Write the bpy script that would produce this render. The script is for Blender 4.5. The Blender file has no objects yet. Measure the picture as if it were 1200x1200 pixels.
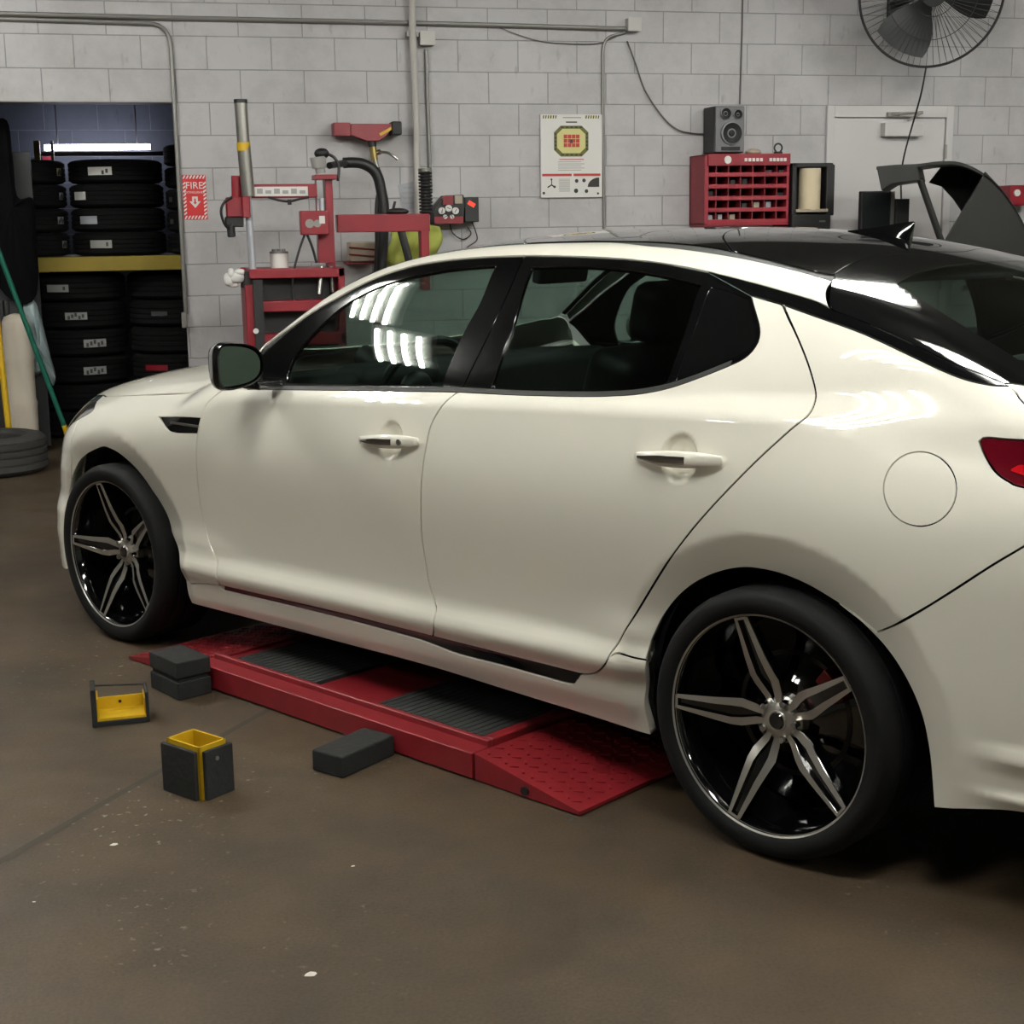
import bpy, bmesh, math, random
import numpy as np
from mathutils import Vector, Matrix, Euler
from mathutils.geometry import delaunay_2d_cdt
random.seed(7)
PI = math.pi
sc = bpy.context.scene
COL = sc.collection
# ------------------------------------------------------------------ camera (solved from the photograph)
WY = .9866                                   # heading of the car relative to the back wall
YW = 6.382                                   # back wall
CAM = np.array([-2.0508, -3.5466, 1.4886])
_p, _r, _a, _f = .1955, -.0134, .7597-WY, 1726.96
FW = np.array([-math.sin(_a)*math.cos(_p), math.cos(_a)*math.cos(_p), -math.sin(_p)])
_R = np.array([math.cos(_a), math.sin(_a), 0.]); _U = np.cross(_R, FW)
RT = math.cos(_r)*_R+math.sin(_r)*_U; UP = -math.sin(_r)*_R+math.cos(_r)*_U
cam = bpy.data.objects.new('camera', bpy.data.cameras.new('camera')); COL.objects.link(cam)
m = Matrix(((RT[0], UP[0], -FW[0]), (RT[1], UP[1], -FW[1]), (RT[2], UP[2], -FW[2]))).to_4x4()
m.translation = Vector(CAM); cam.matrix_world = m
cam.data.sensor_width = 36; cam.data.sensor_fit = 'HORIZONTAL'; cam.data.lens = _f/1200*36; cam.data.clip_start = .05
sc.camera = cam
def at(px, py, Y):
    """the point of the plane Y=const that the photograph shows at (px, py)"""
    d = FW*_f+RT*(px-600)+UP*(600-py); return Vector(CAM+d*((Y-CAM[1])/d[1]))
def car2w(x, y, z=0):
    return Vector((math.cos(WY)*x+math.sin(WY)*y, -math.sin(WY)*x+math.cos(WY)*y, z))
# ------------------------------------------------------------------ materials
def srgb(r, g, b):
    f = lambda c: (c/12.92 if c <= .04045 else ((c+.055)/1.055)**2.4)
    return (f(r/255), f(g/255), f(b/255), 1)
def mat(name, col, rough=.5, metal=0, coat=0, bump=0, bscale=40, vary=0, vscale=6, emit=0, spec=.5):
    mt = bpy.data.materials.new(name); mt.use_nodes = True
    nt = mt.node_tree; b = nt.nodes['Principled BSDF']
    c = srgb(*col)
    b.inputs['Base Color'].default_value = c; b.inputs['Roughness'].default_value = rough
    b.inputs['Metallic'].default_value = metal; b.inputs['Specular IOR Level'].default_value = spec
    if coat: b.inputs['Coat Weight'].default_value = coat; b.inputs['Coat Roughness'].default_value = .02
    if emit: b.inputs['Emission Color'].default_value = c; b.inputs['Emission Strength'].default_value = emit
    if vary or bump:
        tc = nt.nodes.new('ShaderNodeTexCoord')
    if vary:
        n = nt.nodes.new('ShaderNodeTexNoise'); n.inputs['Scale'].default_value = vscale; n.inputs['Detail'].default_value = 6
        nt.links.new(tc.outputs['Object'], n.inputs['Vector'])
        mx = nt.nodes.new('ShaderNodeMix'); mx.data_type = 'RGBA'
        mx.inputs['A'].default_value = tuple(v*(1-vary) for v in c[:3])+(1,)
        mx.inputs['B'].default_value = tuple(min(1, v*(1+vary)) for v in c[:3])+(1,)
        nt.links.new(n.outputs['Fac'], mx.inputs['Factor']); nt.links.new(mx.outputs['Result'], b.inputs['Base Color'])
    if bump:
        n2 = nt.nodes.new('ShaderNodeTexNoise'); n2.inputs['Scale'].default_value = bscale; n2.inputs['Detail'].default_value = 4
        nt.links.new(tc.outputs['Object'], n2.inputs['Vector'])
        bp = nt.nodes.new('ShaderNodeBump'); bp.inputs['Strength'].default_value = bump; bp.inputs['Distance'].default_value = .01
        nt.links.new(n2.outputs['Fac'], bp.inputs['Height']); nt.links.new(bp.outputs['Normal'], b.inputs['Normal'])
    return mt
def glass(name, tint, ior=1.5):
    mt = bpy.data.materials.new(name); mt.use_nodes = True; nt = mt.node_tree; nt.nodes.clear()
    o = nt.nodes.new('ShaderNodeOutputMaterial'); t = nt.nodes.new('ShaderNodeBsdfTransparent'); g = nt.nodes.new('ShaderNodeBsdfGlossy')
    t.inputs['Color'].default_value = tuple(tint)+(1,); g.inputs['Roughness'].default_value = .0; g.inputs['Color'].default_value = (1, 1, 1, 1)
    lw = nt.nodes.new('ShaderNodeLayerWeight'); lw.inputs['Blend'].default_value = .5; pw = nt.nodes.new('ShaderNodeMath'); pw.operation = 'POWER'; nt.links.new(lw.outputs['Facing'], pw.inputs[0]); pw.inputs[1].default_value = 5
    fr = nt.nodes.new('ShaderNodeMath'); fr.operation = 'MULTIPLY_ADD'; nt.links.new(pw.outputs[0], fr.inputs[0]); fr.inputs[1].default_value = .95; fr.inputs[2].default_value = .045; mx = nt.nodes.new('ShaderNodeMixShader')
    nt.links.new(fr.outputs[0], mx.inputs[0]); nt.links.new(t.outputs[0], mx.inputs[1]); nt.links.new(g.outputs[0], mx.inputs[2])
    nt.links.new(mx.outputs[0], o.inputs['Surface']); return mt
M = {}
M['paint'] = mat('pearl white paint', (236, 232, 218), .38, coat=1.0, spec=.35)
M['gloss_black'] = mat('gloss black trim', (8, 8, 9), .1, coat=.3, spec=.35)
M['roof_black'] = mat('black roof glass', (9, 10, 11), .05, coat=1, spec=.7)
M['matte_black'] = mat('matte black plastic', (19, 19, 20), .55)
M['dark_shell'] = mat('dark underseal', (8, 8, 8), .9)
M['liner'] = mat('wheel liner', (9, 9, 10), .9)
M['tyre'] = mat('tyre rubber', (11, 11, 12), .75, bump=.1, bscale=60, spec=.25)
M['tyre_old'] = mat('dusty tyre rubber', (44, 43, 41), .85, vary=.25, vscale=9)
M['tyre_store'] = mat('new tyre rubber', (13, 14, 14), .9, spec=.2)
M['chrome'] = mat('chrome', (200, 200, 200), .08, 1)
M['machined'] = mat('machined alloy', (186, 182, 174), .3, .75)
M['rod'] = mat('bright chromed rod', (204, 207, 214), .28, .55)
M['rim_black'] = mat('gloss black alloy', (7, 7, 8), .08, coat=1)
M['disc'] = mat('brake disc steel', (60, 58, 56), .45, .9)
M['caliper'] = mat('red caliper', (104, 14, 16), .45)
M['tail_red'] = mat('red tail lens', (84, 8, 20), .08, coat=1)
M['tail_bright'] = mat('bright red lens', (176, 14, 24), .1, coat=1)
M['lamp_clear'] = mat('headlamp lens', (70, 68, 66), .08, coat=1)
M['cabin'] = mat('black cabin trim', (14, 14, 14), .7)
M['seat'] = mat('black seat leather', (17, 17, 17), .55)
M['lift_red'] = mat('red lift enamel', (122, 25, 32), .45, vary=.22, vscale=14, bump=.05, bscale=60)
M['red'] = mat('workshop red enamel', (128, 22, 35), .38, vary=.12, vscale=9)
M['rack_red'] = mat('red bin enamel', (138, 29, 44), .45, vary=.15, vscale=12)
M['rubber'] = mat('black rubber block', (23, 24, 23), .85, vary=.3, vscale=20, bump=.25, bscale=60)
M['pad'] = mat('ribbed rubber mat', (40, 43, 42), .8, vary=.2, vscale=30)
M['yellow'] = mat('yellow enamel', (196, 158, 20), .45, vary=.2, vscale=20)
M['beam'] = mat('yellow rack beam', (138, 118, 24), .6, vary=.2, vscale=10)
M['steel'] = mat('brushed steel', (150, 148, 142), .32, .85)
M['galv'] = mat('grey conduit', (128, 126, 122), .45, .5)
M['conduit'] = mat('painted conduit', (176, 172, 166), .5)
M['box_grey'] = mat('grey junction box', (186, 184, 178), .5)
M['black'] = mat('black plastic', (18, 18, 19), .5)
M['hose'] = mat('black rubber hose', (22, 22, 22), .5)
M['wire'] = mat('grey cable', (88, 86, 84), .6)
M['white'] = mat('white enamel', (222, 220, 214), .5)
M['sticker'] = mat('white label', (214, 212, 208), .6)
M['ink'] = mat('dark print', (60, 60, 62), .7)
M['print_red'] = mat('red print', (176, 48, 46), .6)
M['print_yellow'] = mat('yellow print', (204, 198, 132), .6)
M['print_olive'] = mat('olive print', (92, 92, 34), .6)
M['print_dark'] = mat('black print', (30, 30, 26), .6)
M['print_grey'] = mat('grey print', (150, 150, 146), .6)
M['sign_red'] = mat('red sign sheet', (196, 30, 34), .4)
M['speaker'] = mat('silver grey speaker front', (104, 104, 106), .45, .3)
M['speaker_side'] = mat('black speaker cabinet', (40, 40, 42), .6)
M['cone'] = mat('black speaker cone', (22, 22, 24), .7)
M['brass'] = mat('brass fitting', (150, 132, 84), .35, .8)
M['cream'] = mat('cream paper', (206, 192, 162), .8)
M['green'] = mat('green painted pole', (16, 92, 74), .5)
M['filter'] = mat('clear filter bowl', (150, 150, 146), .3)
M['bag'] = mat('pale plastic sheet', (150, 166, 168), .35)
M['wrap'] = mat('white wrapped cylinder', (196, 186, 170), .55, vary=.06, bump=.3, bscale=9)
M['coat'] = mat('black cloth', (7, 7, 9), .95, spec=.1)
M['locker'] = mat('dark grey steel', (30, 30, 33), .6)
M['hivis'] = mat('yellow green cloth', (164, 170, 80), .8, vary=.2, vscale=14)
M['paper'] = mat('grey paper', (158, 160, 166), .8)
M['card'] = mat('worn cardboard', (168, 156, 138), .8, vary=.15, vscale=20)
M['door_paint'] = mat('white door paint', (196, 193, 192), .5, vary=.03, vscale=2)
M['balancer'] = mat('charcoal moulded plastic', (31, 31, 29), .5, bump=.08, bscale=50)
M['screen'] = mat('dark screen', (36, 40, 40), .12)
M['debris'] = mat('white scrap', (210, 206, 196), .8)
M['blue_wall'] = mat('blue grey block', (96, 104, 122), .8)
M['tube'] = mat('fluorescent tube', (250, 250, 244), .5, emit=81)
M['tube_store'] = mat('storage fluorescent tube', (236, 232, 255), .5, emit=26)
M['led_red'] = mat('red display', (220, 60, 40), .5, emit=.6)
M['g_front'] = glass('tinted door glass', (.70, .79, .75))
M['g_rear'] = glass('dark tinted glass', (.64, .71, .68))
M['g_screen'] = glass('windscreen glass', (.74, .82, .78))
M['mirror_shell'] = mat('silver mirror shell', (150, 150, 148), .25, .6, coat=1)
M['mirror'] = mat('mirror glass', (150, 170, 160), .02, 1)
ZOFF = -(at(220, 197, YW).z % .2032)
def wall_mat(name, c1, mortar, rowh=.2032, bw=.4064, zoff=0.):
    mt = bpy.data.materials.new(name); mt.use_nodes = True; nt = mt.node_tree; b = nt.nodes['Principled BSDF']; L = nt.links.new
    tc = nt.nodes.new('ShaderNodeTexCoord'); sp = nt.nodes.new('ShaderNodeSeparateXYZ'); L(tc.outputs['Object'], sp.inputs[0])
    ad = nt.nodes.new('ShaderNodeMath'); ad.operation = 'ADD'; L(sp.outputs['X'], ad.inputs[0]); L(sp.outputs['Y'], ad.inputs[1])
    az = nt.nodes.new('ShaderNodeMath'); az.operation = 'ADD'; L(sp.outputs['Z'], az.inputs[0]); az.inputs[1].default_value = zoff
    cb = nt.nodes.new('ShaderNodeCombineXYZ'); L(ad.outputs[0], cb.inputs['X']); L(az.outputs[0], cb.inputs['Y'])
    br = nt.nodes.new('ShaderNodeTexBrick'); br.offset = .5
    for k, v in (('Scale', 1), ('Mortar Size', .0045), ('Mortar Smooth', .7), ('Brick Width', bw), ('Row Height', rowh), ('Bias', 0)): br.inputs[k].default_value = v
    c = srgb(*c1); br.inputs['Color1'].default_value = c; br.inputs['Color2'].default_value = tuple(v*.95 for v in c[:3])+(1,)
    br.inputs['Mortar'].default_value = srgb(*mortar); L(cb.outputs[0], br.inputs['Vector'])
    n = nt.nodes.new('ShaderNodeTexNoise'); n.inputs['Scale'].default_value = 2.2; n.inputs['Detail'].default_value = 8; n.inputs['Roughness'].default_value = .7; L(tc.outputs['Object'], n.inputs['Vector'])
    rp = nt.nodes.new('ShaderNodeValToRGB'); rp.color_ramp.elements[0].position = .30; rp.color_ramp.elements[0].color = (.80, .79, .77, 1); rp.color_ramp.elements[1].position = .56; rp.color_ramp.elements[1].color = (1, 1, 1, 1)
    L(n.outputs['Fac'], rp.inputs[0])
    mx = nt.nodes.new('ShaderNodeMix'); mx.data_type = 'RGBA'; mx.blend_type = 'MULTIPLY'; mx.inputs['Factor'].default_value = 1
    L(br.outputs['Color'], mx.inputs['A']); L(rp.outputs['Color'], mx.inputs['B'])
    # scattered scuffs and drip stains
    n3 = nt.nodes.new('ShaderNodeTexNoise'); n3.inputs['Scale'].default_value = 9; n3.inputs['Detail'].default_value = 3
    mp = nt.nodes.new('ShaderNodeMapping'); mp.inputs['Scale'].default_value = (1.6, 1.6, .55); L(tc.outputs['Object'], mp.inputs[0]); L(mp.outputs[0], n3.inputs['Vector'])
    r3 = nt.nodes.new('ShaderNodeValToRGB'); r3.color_ramp.elements[0].position = .66; r3.color_ramp.elements[0].color = (1, 1, 1, 1); r3.color_ramp.elements[1].position = .80; r3.color_ramp.elements[1].color = (.72, .68, .64, 1); L(n3.outputs['Fac'], r3.inputs[0])
    m2 = nt.nodes.new('ShaderNodeMix'); m2.data_type = 'RGBA'; m2.blend_type = 'MULTIPLY'; m2.inputs['Factor'].default_value = 1
    L(mx.outputs['Result'], m2.inputs['A']); L(r3.outputs['Color'], m2.inputs['B']); L(m2.outputs['Result'], b.inputs['Base Color'])
    n4 = nt.nodes.new('ShaderNodeTexNoise'); n4.inputs['Scale'].default_value = 55; L(tc.outputs['Object'], n4.inputs['Vector'])
    iv = nt.nodes.new('ShaderNodeMath'); iv.operation = 'MULTIPLY_ADD'; L(br.outputs['Fac'], iv.inputs[0]); iv.inputs[1].default_value = -1.; 
    sm = nt.nodes.new('ShaderNodeMath'); sm.operation = 'MULTIPLY'; L(n4.outputs['Fac'], sm.inputs[0]); sm.inputs[1].default_value = .28; L(sm.outputs[0], iv.inputs[2])
    bp = nt.nodes.new('ShaderNodeBump'); bp.inputs['Strength'].default_value = .5; bp.inputs['Distance'].default_value = .006; L(iv.outputs[0], bp.inputs['Height']); L(bp.outputs['Normal'], b.inputs['Normal'])
    b.inputs['Roughness'].default_value = .55
    return mt
M['wall'] = wall_mat('painted block wall', (181, 179, 180), (142, 140, 139), zoff=ZOFF)
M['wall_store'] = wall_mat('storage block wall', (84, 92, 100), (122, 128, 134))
def floor_mat():
    mt = bpy.data.materials.new('oily concrete floor'); mt.use_nodes = True; nt = mt.node_tree; b = nt.nodes['Principled BSDF']; L = nt.links.new
    tc = nt.nodes.new('ShaderNodeTexCoord')
    def noise(s, d, lo, hi, c0, c1, dist=0):
        n = nt.nodes.new('ShaderNodeTexNoise'); n.inputs['Scale'].default_value = s; n.inputs['Detail'].default_value = d; n.inputs['Distortion'].default_value = dist; L(tc.outputs['Object'], n.inputs['Vector'])
        r = nt.nodes.new('ShaderNodeValToRGB'); r.color_ramp.elements[0].position = lo; r.color_ramp.elements[0].color = c0; r.color_ramp.elements[1].position = hi; r.color_ramp.elements[1].color = c1
        L(n.outputs['Fac'], r.inputs[0]); return r.outputs['Color'], n.outputs['Fac']
    base, _ = noise(.9, 8, .32, .70, srgb(53, 43, 30), srgb(68, 54, 36), .4)
    mot, _ = noise(5, 8, .35, .68, (.80, .80, .80, 1), (1.12, 1.10, 1.06, 1))
    spk, _ = noise(120, 4, .30, .72, (.72, .72, .72, 1), (1.28, 1.27, 1.25, 1))
    wht, _ = noise(38, 5, .635, .73, (0, 0, 0, 1), (1, 1, 1, 1))
    whm, _ = noise(1.1, 4, .50, .68, (0, 0, 0, 1), (1, 1, 1, 1))
    def mul(a, c, mode='MULTIPLY', f=1):
        x = nt.nodes.new('ShaderNodeMix'); x.data_type = 'RGBA'; x.blend_type = mode; x.inputs['Factor'].default_value = f; L(a, x.inputs['A']); L(c, x.inputs['B']); return x.outputs['Result']
    c = mul(mul(base, mot), spk)
    w = mul(wht, whm)
    x = nt.nodes.new('ShaderNodeMix'); x.data_type = 'RGBA'; L(w, x.inputs['Factor']); L(c, x.inputs['A']); x.inputs['B'].default_value = srgb(150, 142, 126)
    L(x.outputs['Result'], b.inputs['Base Color'])
    _, rf = noise(2.2, 6, .3, .7, (0, 0, 0, 1), (1, 1, 1, 1))
    mr = nt.nodes.new('ShaderNodeMapRange'); mr.inputs['From Min'].default_value = .3; mr.inputs['From Max'].default_value = .7; mr.inputs['To Min'].default_value = .48; mr.inputs['To Max'].default_value = .75; L(rf, mr.inputs['Value']); L(mr.outputs[0], b.inputs['Roughness'])
    _, bf = noise(90, 4, .3, .7, (0, 0, 0, 1), (1, 1, 1, 1))
    bp = nt.nodes.new('ShaderNodeBump'); bp.inputs['Strength'].default_value = .12; bp.inputs['Distance'].default_value = .004; L(bf, bp.inputs['Height']); L(bp.outputs['Normal'], b.inputs['Normal'])
    return mt
M['floor'] = floor_mat()
M['joint'] = mat('dark floor joint', (52, 45, 35), .75, vary=.25, vscale=7)
M['ceiling'] = mat('painted deck', (84, 82, 78), .8)
M['front_wall'] = mat('grey shop wall', (112, 116, 106), .7)
M['side_wall'] = mat('pale side wall', (206, 212, 198), .7)
M['rear_wall'] = mat('far shop wall', (72, 68, 62), .7)
# ------------------------------------------------------------------ mesh builder
class MB:
    def __init__(s): s.v = []; s.f = []; s.m = []
    def add(s, vs, fs, mi=0):
        o = len(s.v); s.v += [Vector(v) for v in vs]; s.f += [tuple(i+o for i in f) for f in fs]; s.m += [mi]*len(fs); return s
    def box(s, c, d, mi=0, rot=None):
        c = Vector(c); h = Vector(d)/2; vs = []
        for x in (-1, 1):
            for y in (-1, 1):
                for z in (-1, 1):
                    p = Vector((x*h.x, y*h.y, z*h.z))
                    if rot is not None: p = rot @ p
                    vs.append(c+p)
        return s.add(vs, [(0, 1, 3, 2), (4, 6, 7, 5), (0, 4, 5, 1), (2, 3, 7, 6), (0, 2, 6, 4), (1, 5, 7, 3)], mi)
    def span(s, a, b, mi=0):
        a = Vector(a); b = Vector(b); return s.box((a+b)/2, [abs(q) for q in (b-a)], mi)
    def cyl(s, p0, p1, r0, r1=None, n=16, mi=0, caps=True):
        r1 = r0 if r1 is None else r1; p0 = Vector(p0); p1 = Vector(p1); d = (p1-p0).normalized()
        a = d.orthogonal().normalized(); b = d.cross(a)
        vs = [p0+(a*math.cos(2*PI*i/n)+b*math.sin(2*PI*i/n))*r0 for i in range(n)]+[p1+(a*math.cos(2*PI*i/n)+b*math.sin(2*PI*i/n))*r1 for i in range(n)]
        fs = [(i, (i+1) % n, n+(i+1) % n, n+i) for i in range(n)]
        if caps: fs += [tuple(range(n))[::-1], tuple(range(n, 2*n))]
        return s.add(vs, fs, mi)
    def tube(s, path, r, n=8, mi=0, closed=False):
        P = [Vector(p) for p in path]; k = len(P); vs = []; fs = []; a = None
        for i, p in enumerate(P):
            if closed: d = P[(i+1) % k]-P[i-1]
            else: d = P[min(i+1, k-1)]-P[max(i-1, 0)]
            d.normalize()
            a = (d.orthogonal() if a is None else a-d*a.dot(d)).normalized(); b = d.cross(a)
            vs += [p+(a*math.cos(2*PI*j/n)+b*math.sin(2*PI*j/n))*r for j in range(n)]
        for i in range(k if closed else k-1):
            q = (i+1) % k
            fs += [(i*n+j, i*n+(j+1) % n, q*n+(j+1) % n, q*n+j) for j in range(n)]
        if not closed: fs += [tuple(range(n))[::-1], tuple(range((k-1)*n, k*n))]
        return s.add(vs, fs, mi)
    def lathe(s, prof, o=(0, 0, 0), ax=(0, 0, 1), n=48, mi=0, closed=False):
        o = Vector(o); d = Vector(ax).normalized(); a = d.orthogonal().normalized(); b = d.cross(a); k = len(prof); vs = []; fs = []
        for r, h in prof: vs += [o+d*h+(a*math.cos(2*PI*j/n)+b*math.sin(2*PI*j/n))*r for j in range(n)]
        for i in range(k if closed else k-1):
            q = (i+1) % k
            fs += [(i*n+j, i*n+(j+1) % n, q*n+(j+1) % n, q*n+j) for j in range(n)]
        return s.add(vs, fs, mi)
    def prism(s, poly, o, U, V, D, mi=0):
        """poly in (u,v) extruded along the vector D"""
        o = Vector(o); U = Vector(U); V = Vector(V); D = Vector(D); n = len(poly)
        vs = [o+U*p[0]+V*p[1] for p in poly]; vs += [v+D for v in vs]
        return s.add(vs, [tuple(range(n))[::-1], tuple(range(n, 2*n))]+[(i, (i+1) % n, n+(i+1) % n, n+i) for i in range(n)], mi)
    def ell(s, c, r, n=20, k=12, mi=0, e=1.0):
        c = Vector(c); vs = [c+Vector((0, 0, -r[2]))]; fs = []
        pw = lambda q: math.copysign(abs(q)**e, q)
        for i in range(1, k):
            t = -PI/2+PI*i/k
            for j in range(n):
                a = 2*PI*j/n; vs.append(c+Vector((r[0]*pw(math.cos(t))*pw(math.cos(a)), r[1]*pw(math.cos(t))*pw(math.sin(a)), r[2]*pw(math.sin(t)))))
        vs.append(c+Vector((0, 0, r[2])))
        fs += [(0, 1+(j+1) % n, 1+j) for j in range(n)]
        for i in range(k-2): fs += [(1+i*n+j, 1+i*n+(j+1) % n, 1+(i+1)*n+(j+1) % n, 1+(i+1)*n+j) for j in range(n)]
        L = len(vs)-1; fs += [(L, L-n+j, L-n+(j+1) % n) for j in range(n)]
        return s.add(vs, fs, mi)
    def build(s, name, mats, parent=None, bevel=0, sharp=35, flat=False, local=False, world_origin=False, seg=2):
        if not isinstance(mats, (list, tuple)): mats = [mats]
        me = bpy.data.meshes.new(name); ob = bpy.data.objects.new(name, me); COL.objects.link(ob)
        off = Vector((0, 0, 0)); rot = None
        if parent is not None:
            ob.parent = parent
            if not local:
                off = ROOT[parent.as_pointer()] if parent.as_pointer() in ROOT else Vector((0, 0, 0))
                ROOT[ob.as_pointer()] = off
        elif not world_origin and not local:
            xs = [v.x for v in s.v]; ys = [v.y for v in s.v]; zs = [v.z for v in s.v]
            off = Vector(((min(xs)+max(xs))/2, (min(ys)+max(ys))/2, min(zs))); ob.location = off; ROOT[ob.as_pointer()] = off
        me.from_pydata([tuple(v-off) for v in s.v], [], s.f)
        for mt in mats: me.materials.append(M[mt] if isinstance(mt, str) else mt)
        if len(mats) > 1: me.polygons.foreach_set('material_index', s.m)
        bm = bmesh.new(); bm.from_mesh(me); bmesh.ops.recalc_face_normals(bm, faces=bm.faces); bm.to_mesh(me); bm.free()
        if not flat:
            me.shade_smooth(); me.set_sharp_from_angle(angle=math.radians(sharp))
        if bevel:
            md = ob.modifiers.new('bevel', 'BEVEL'); md.width = bevel; md.segments = seg; md.limit_method = 'ANGLE'; md.angle_limit = math.radians(40); md.harden_normals = True
        return ob
ROOT = {}
def tag(o, label, cat, group=None):
    o['label'] = label; o['category'] = cat
    if group: o['group'] = group
    return o
def thing(name, label, cat, loc=(0, 0, 0), rz=0, group=None):
    o = bpy.data.objects.new(name, None); COL.objects.link(o); o.location = loc; o.rotation_euler = (0, 0, rz); o.empty_display_size = .1
    ROOT[o.as_pointer()] = Vector(loc); return tag(o, label, cat, group)
def struct(o): o['kind'] = 'structure'; return o
def arc(c, r, a0, a1, n, U=(1, 0, 0), V=(0, 0, 1)):
    c = Vector(c); U = Vector(U); V = Vector(V)
    return [c+U*r*math.cos(math.radians(a0+(a1-a0)*i/n))+V*r*math.sin(math.radians(a0+(a1-a0)*i/n)) for i in range(n+1)]
def crom(pts, n=8):
    P = [Vector(p) for p in pts]
    if len(P) < 3: return P
    out = []
    for i in range(len(P)-1):
        p0 = P[i-1] if i else P[0]*2-P[1]; p1 = P[i]; p2 = P[i+1]; p3 = P[i+2] if i+2 < len(P) else P[-1]*2-P[-2]
        for k in range(n):
            t = k/n; out.append(.5*((2*p1)+(p2-p0)*t+(2*p0-5*p1+4*p2-p3)*t*t+(3*p1-p0-3*p2+p3)*t**3))
    return out+[P[-1]]
def text_mb(txt, size, mb, o, U, V, D, mi=0, center=True):
    cu = bpy.data.curves.new('t', 'FONT'); cu.body = txt; cu.size = size; cu.align_x = 'CENTER' if center else 'LEFT'; cu.align_y = 'CENTER'; cu.resolution_u = 3
    ob = bpy.data.objects.new('t', cu); COL.objects.link(ob)
    dg = bpy.context.evaluated_depsgraph_get(); me = bpy.data.meshes.new_from_object(ob.evaluated_get(dg))
    o = Vector(o); U = Vector(U); V = Vector(V); D = Vector(D)
    mb.add([o+U*v.co.x+V*v.co.y+D for v in me.vertices], [tuple(p.vertices) for p in me.polygons], mi)
    bpy.data.objects.remove(ob); bpy.data.curves.remove(cu); bpy.data.meshes.remove(me)
# ---- car body as one implicit surface, car frame: x rearward, y away from the camera side, z up ----
def spl(xs, ys):
    xs = np.array(xs, float); ys = np.array(ys, float); n = len(xs)
    h = np.diff(xs); d = np.diff(ys)/h
    A = np.zeros((n, n)); b = np.zeros(n)
    A[0, 0] = 2; A[0, 1] = 1; b[0] = 3*d[0]; A[-1, -1] = 2; A[-1, -2] = 1; b[-1] = 3*d[-1]
    for i in range(1, n-1):
        A[i, i-1] = h[i]; A[i, i] = 2*(h[i]+h[i-1]); A[i, i+1] = h[i-1]
        b[i] = 3*(h[i]*d[i-1]+h[i-1]*d[i])
    m = np.linalg.solve(A, b)
    def f(x):
        x = np.asarray(x, float); xc = np.clip(x, xs[0], xs[-1])
        i = np.clip(np.searchsorted(xs, xc)-1, 0, n-2)
        t = (xc-xs[i])/h[i]; t2 = t*t; t3 = t2*t
        v = (2*t3-3*t2+1)*ys[i]+(t3-2*t2+t)*h[i]*m[i]+(-2*t3+3*t2)*ys[i+1]+(t3-t2)*h[i]*m[i+1]
        return v+np.where(x < xs[0], (x-xs[0])*m[0], 0)+np.where(x > xs[-1], (x-xs[-1])*m[-1], 0)
    return f
def pchip(xs, ys):
    xs = np.array(xs, float); ys = np.array(ys, float); n = len(xs)
    h = np.diff(xs); d = np.diff(ys)/h; m = np.zeros(n); m[0] = d[0]; m[-1] = d[-1]
    for i in range(1, n-1):
        if d[i-1]*d[i] > 0: m[i] = 2*d[i-1]*d[i]/(d[i-1]+d[i])
    def f(x):
        x = np.asarray(x, float); xc = np.clip(x, xs[0], xs[-1])
        i = np.clip(np.searchsorted(xs, xc)-1, 0, n-2)
        t = (xc-xs[i])/h[i]; t2 = t*t; t3 = t2*t
        v = (2*t3-3*t2+1)*ys[i]+(t3-2*t2+t)*h[i]*m[i]+(-2*t3+3*t2)*ys[i+1]+(t3-t2)*h[i]*m[i+1]
        return v+np.where(x < xs[0], (x-xs[0])*m[0], 0)+np.where(x > xs[-1], (x-xs[-1])*m[-1], 0)
    return f
def smax(a, b, k):
    h = np.maximum(k-np.abs(a-b), 0)/k
    return np.maximum(a, b)+h*h*k*.25
def smin(a, b, k): return -smax(-a, -b, k)
def sstep(a, b, x):
    t = np.clip((x-a)/(b-a), 0, 1); return t*t*(3-2*t)
w_plan = spl([-3.75, -3.5, -3.25, -3.0, -2.75, -2.3, -1.6, -.9, -.2, .2, .6, .9, 1.1],
             [.66, .780, .858, .896, .907, .911, .913, .915, .912, .905, .862, .795, .72])
w_glass = spl([-2.4, -1.9, -1.4, -.8, -.2, .2, .6, 1.0], [.78, .830, .848, .852, .830, .776, .717, .655])
z_crease = spl([-3.3, -2.3, -1.9, -1.0, -.3, .2, .6, 1.0], [.80, .925, .950, 1.000, 1.030, 1.046, 1.050, 1.04])
z_belt = spl([-2.4, -1.9, -1.0, -.35, .2, .8], [.955, .982, 1.022, 1.060, 1.12, 1.17])
low = spl([.10, .19, .24, .30, .343, .356, .377, .393, .404, .415, .430, .470, .55, .63, .72, .80, .90, 1.0],
          [-.10, -.072, -.050, -.034, -.013, -.0133, -.0235, -.033, -.0378, -.0400, -.0402, -.0370, -.0275, -.0165, -.0065, -.004, -.016, -.038])
Z_T = spl([-3.75, -3.6, -3.4, -3.1, -2.8, -2.4, -2.05], [.69, .785, .865, .945, .990, 1.020, 1.035])
z_roof = spl([-1.6, -1.25, -.9, -.5, -.1, .2], [1.425, 1.452, 1.463, 1.456, 1.418, 1.372])
z_wind = spl([-2.45, -2.23, -1.83, -1.475, -1.2], [.99, 1.105, 1.330, 1.468, 1.53])
low_rear = pchip([.10, .20, .30, .45, .63, .72, .80, .90, 1.0], [-.050, -.036, -.026, -.018, -.012, -.006, -.004, -.016, -.038])
RX, RZ, FX = 0., .3255, -2.795
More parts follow.
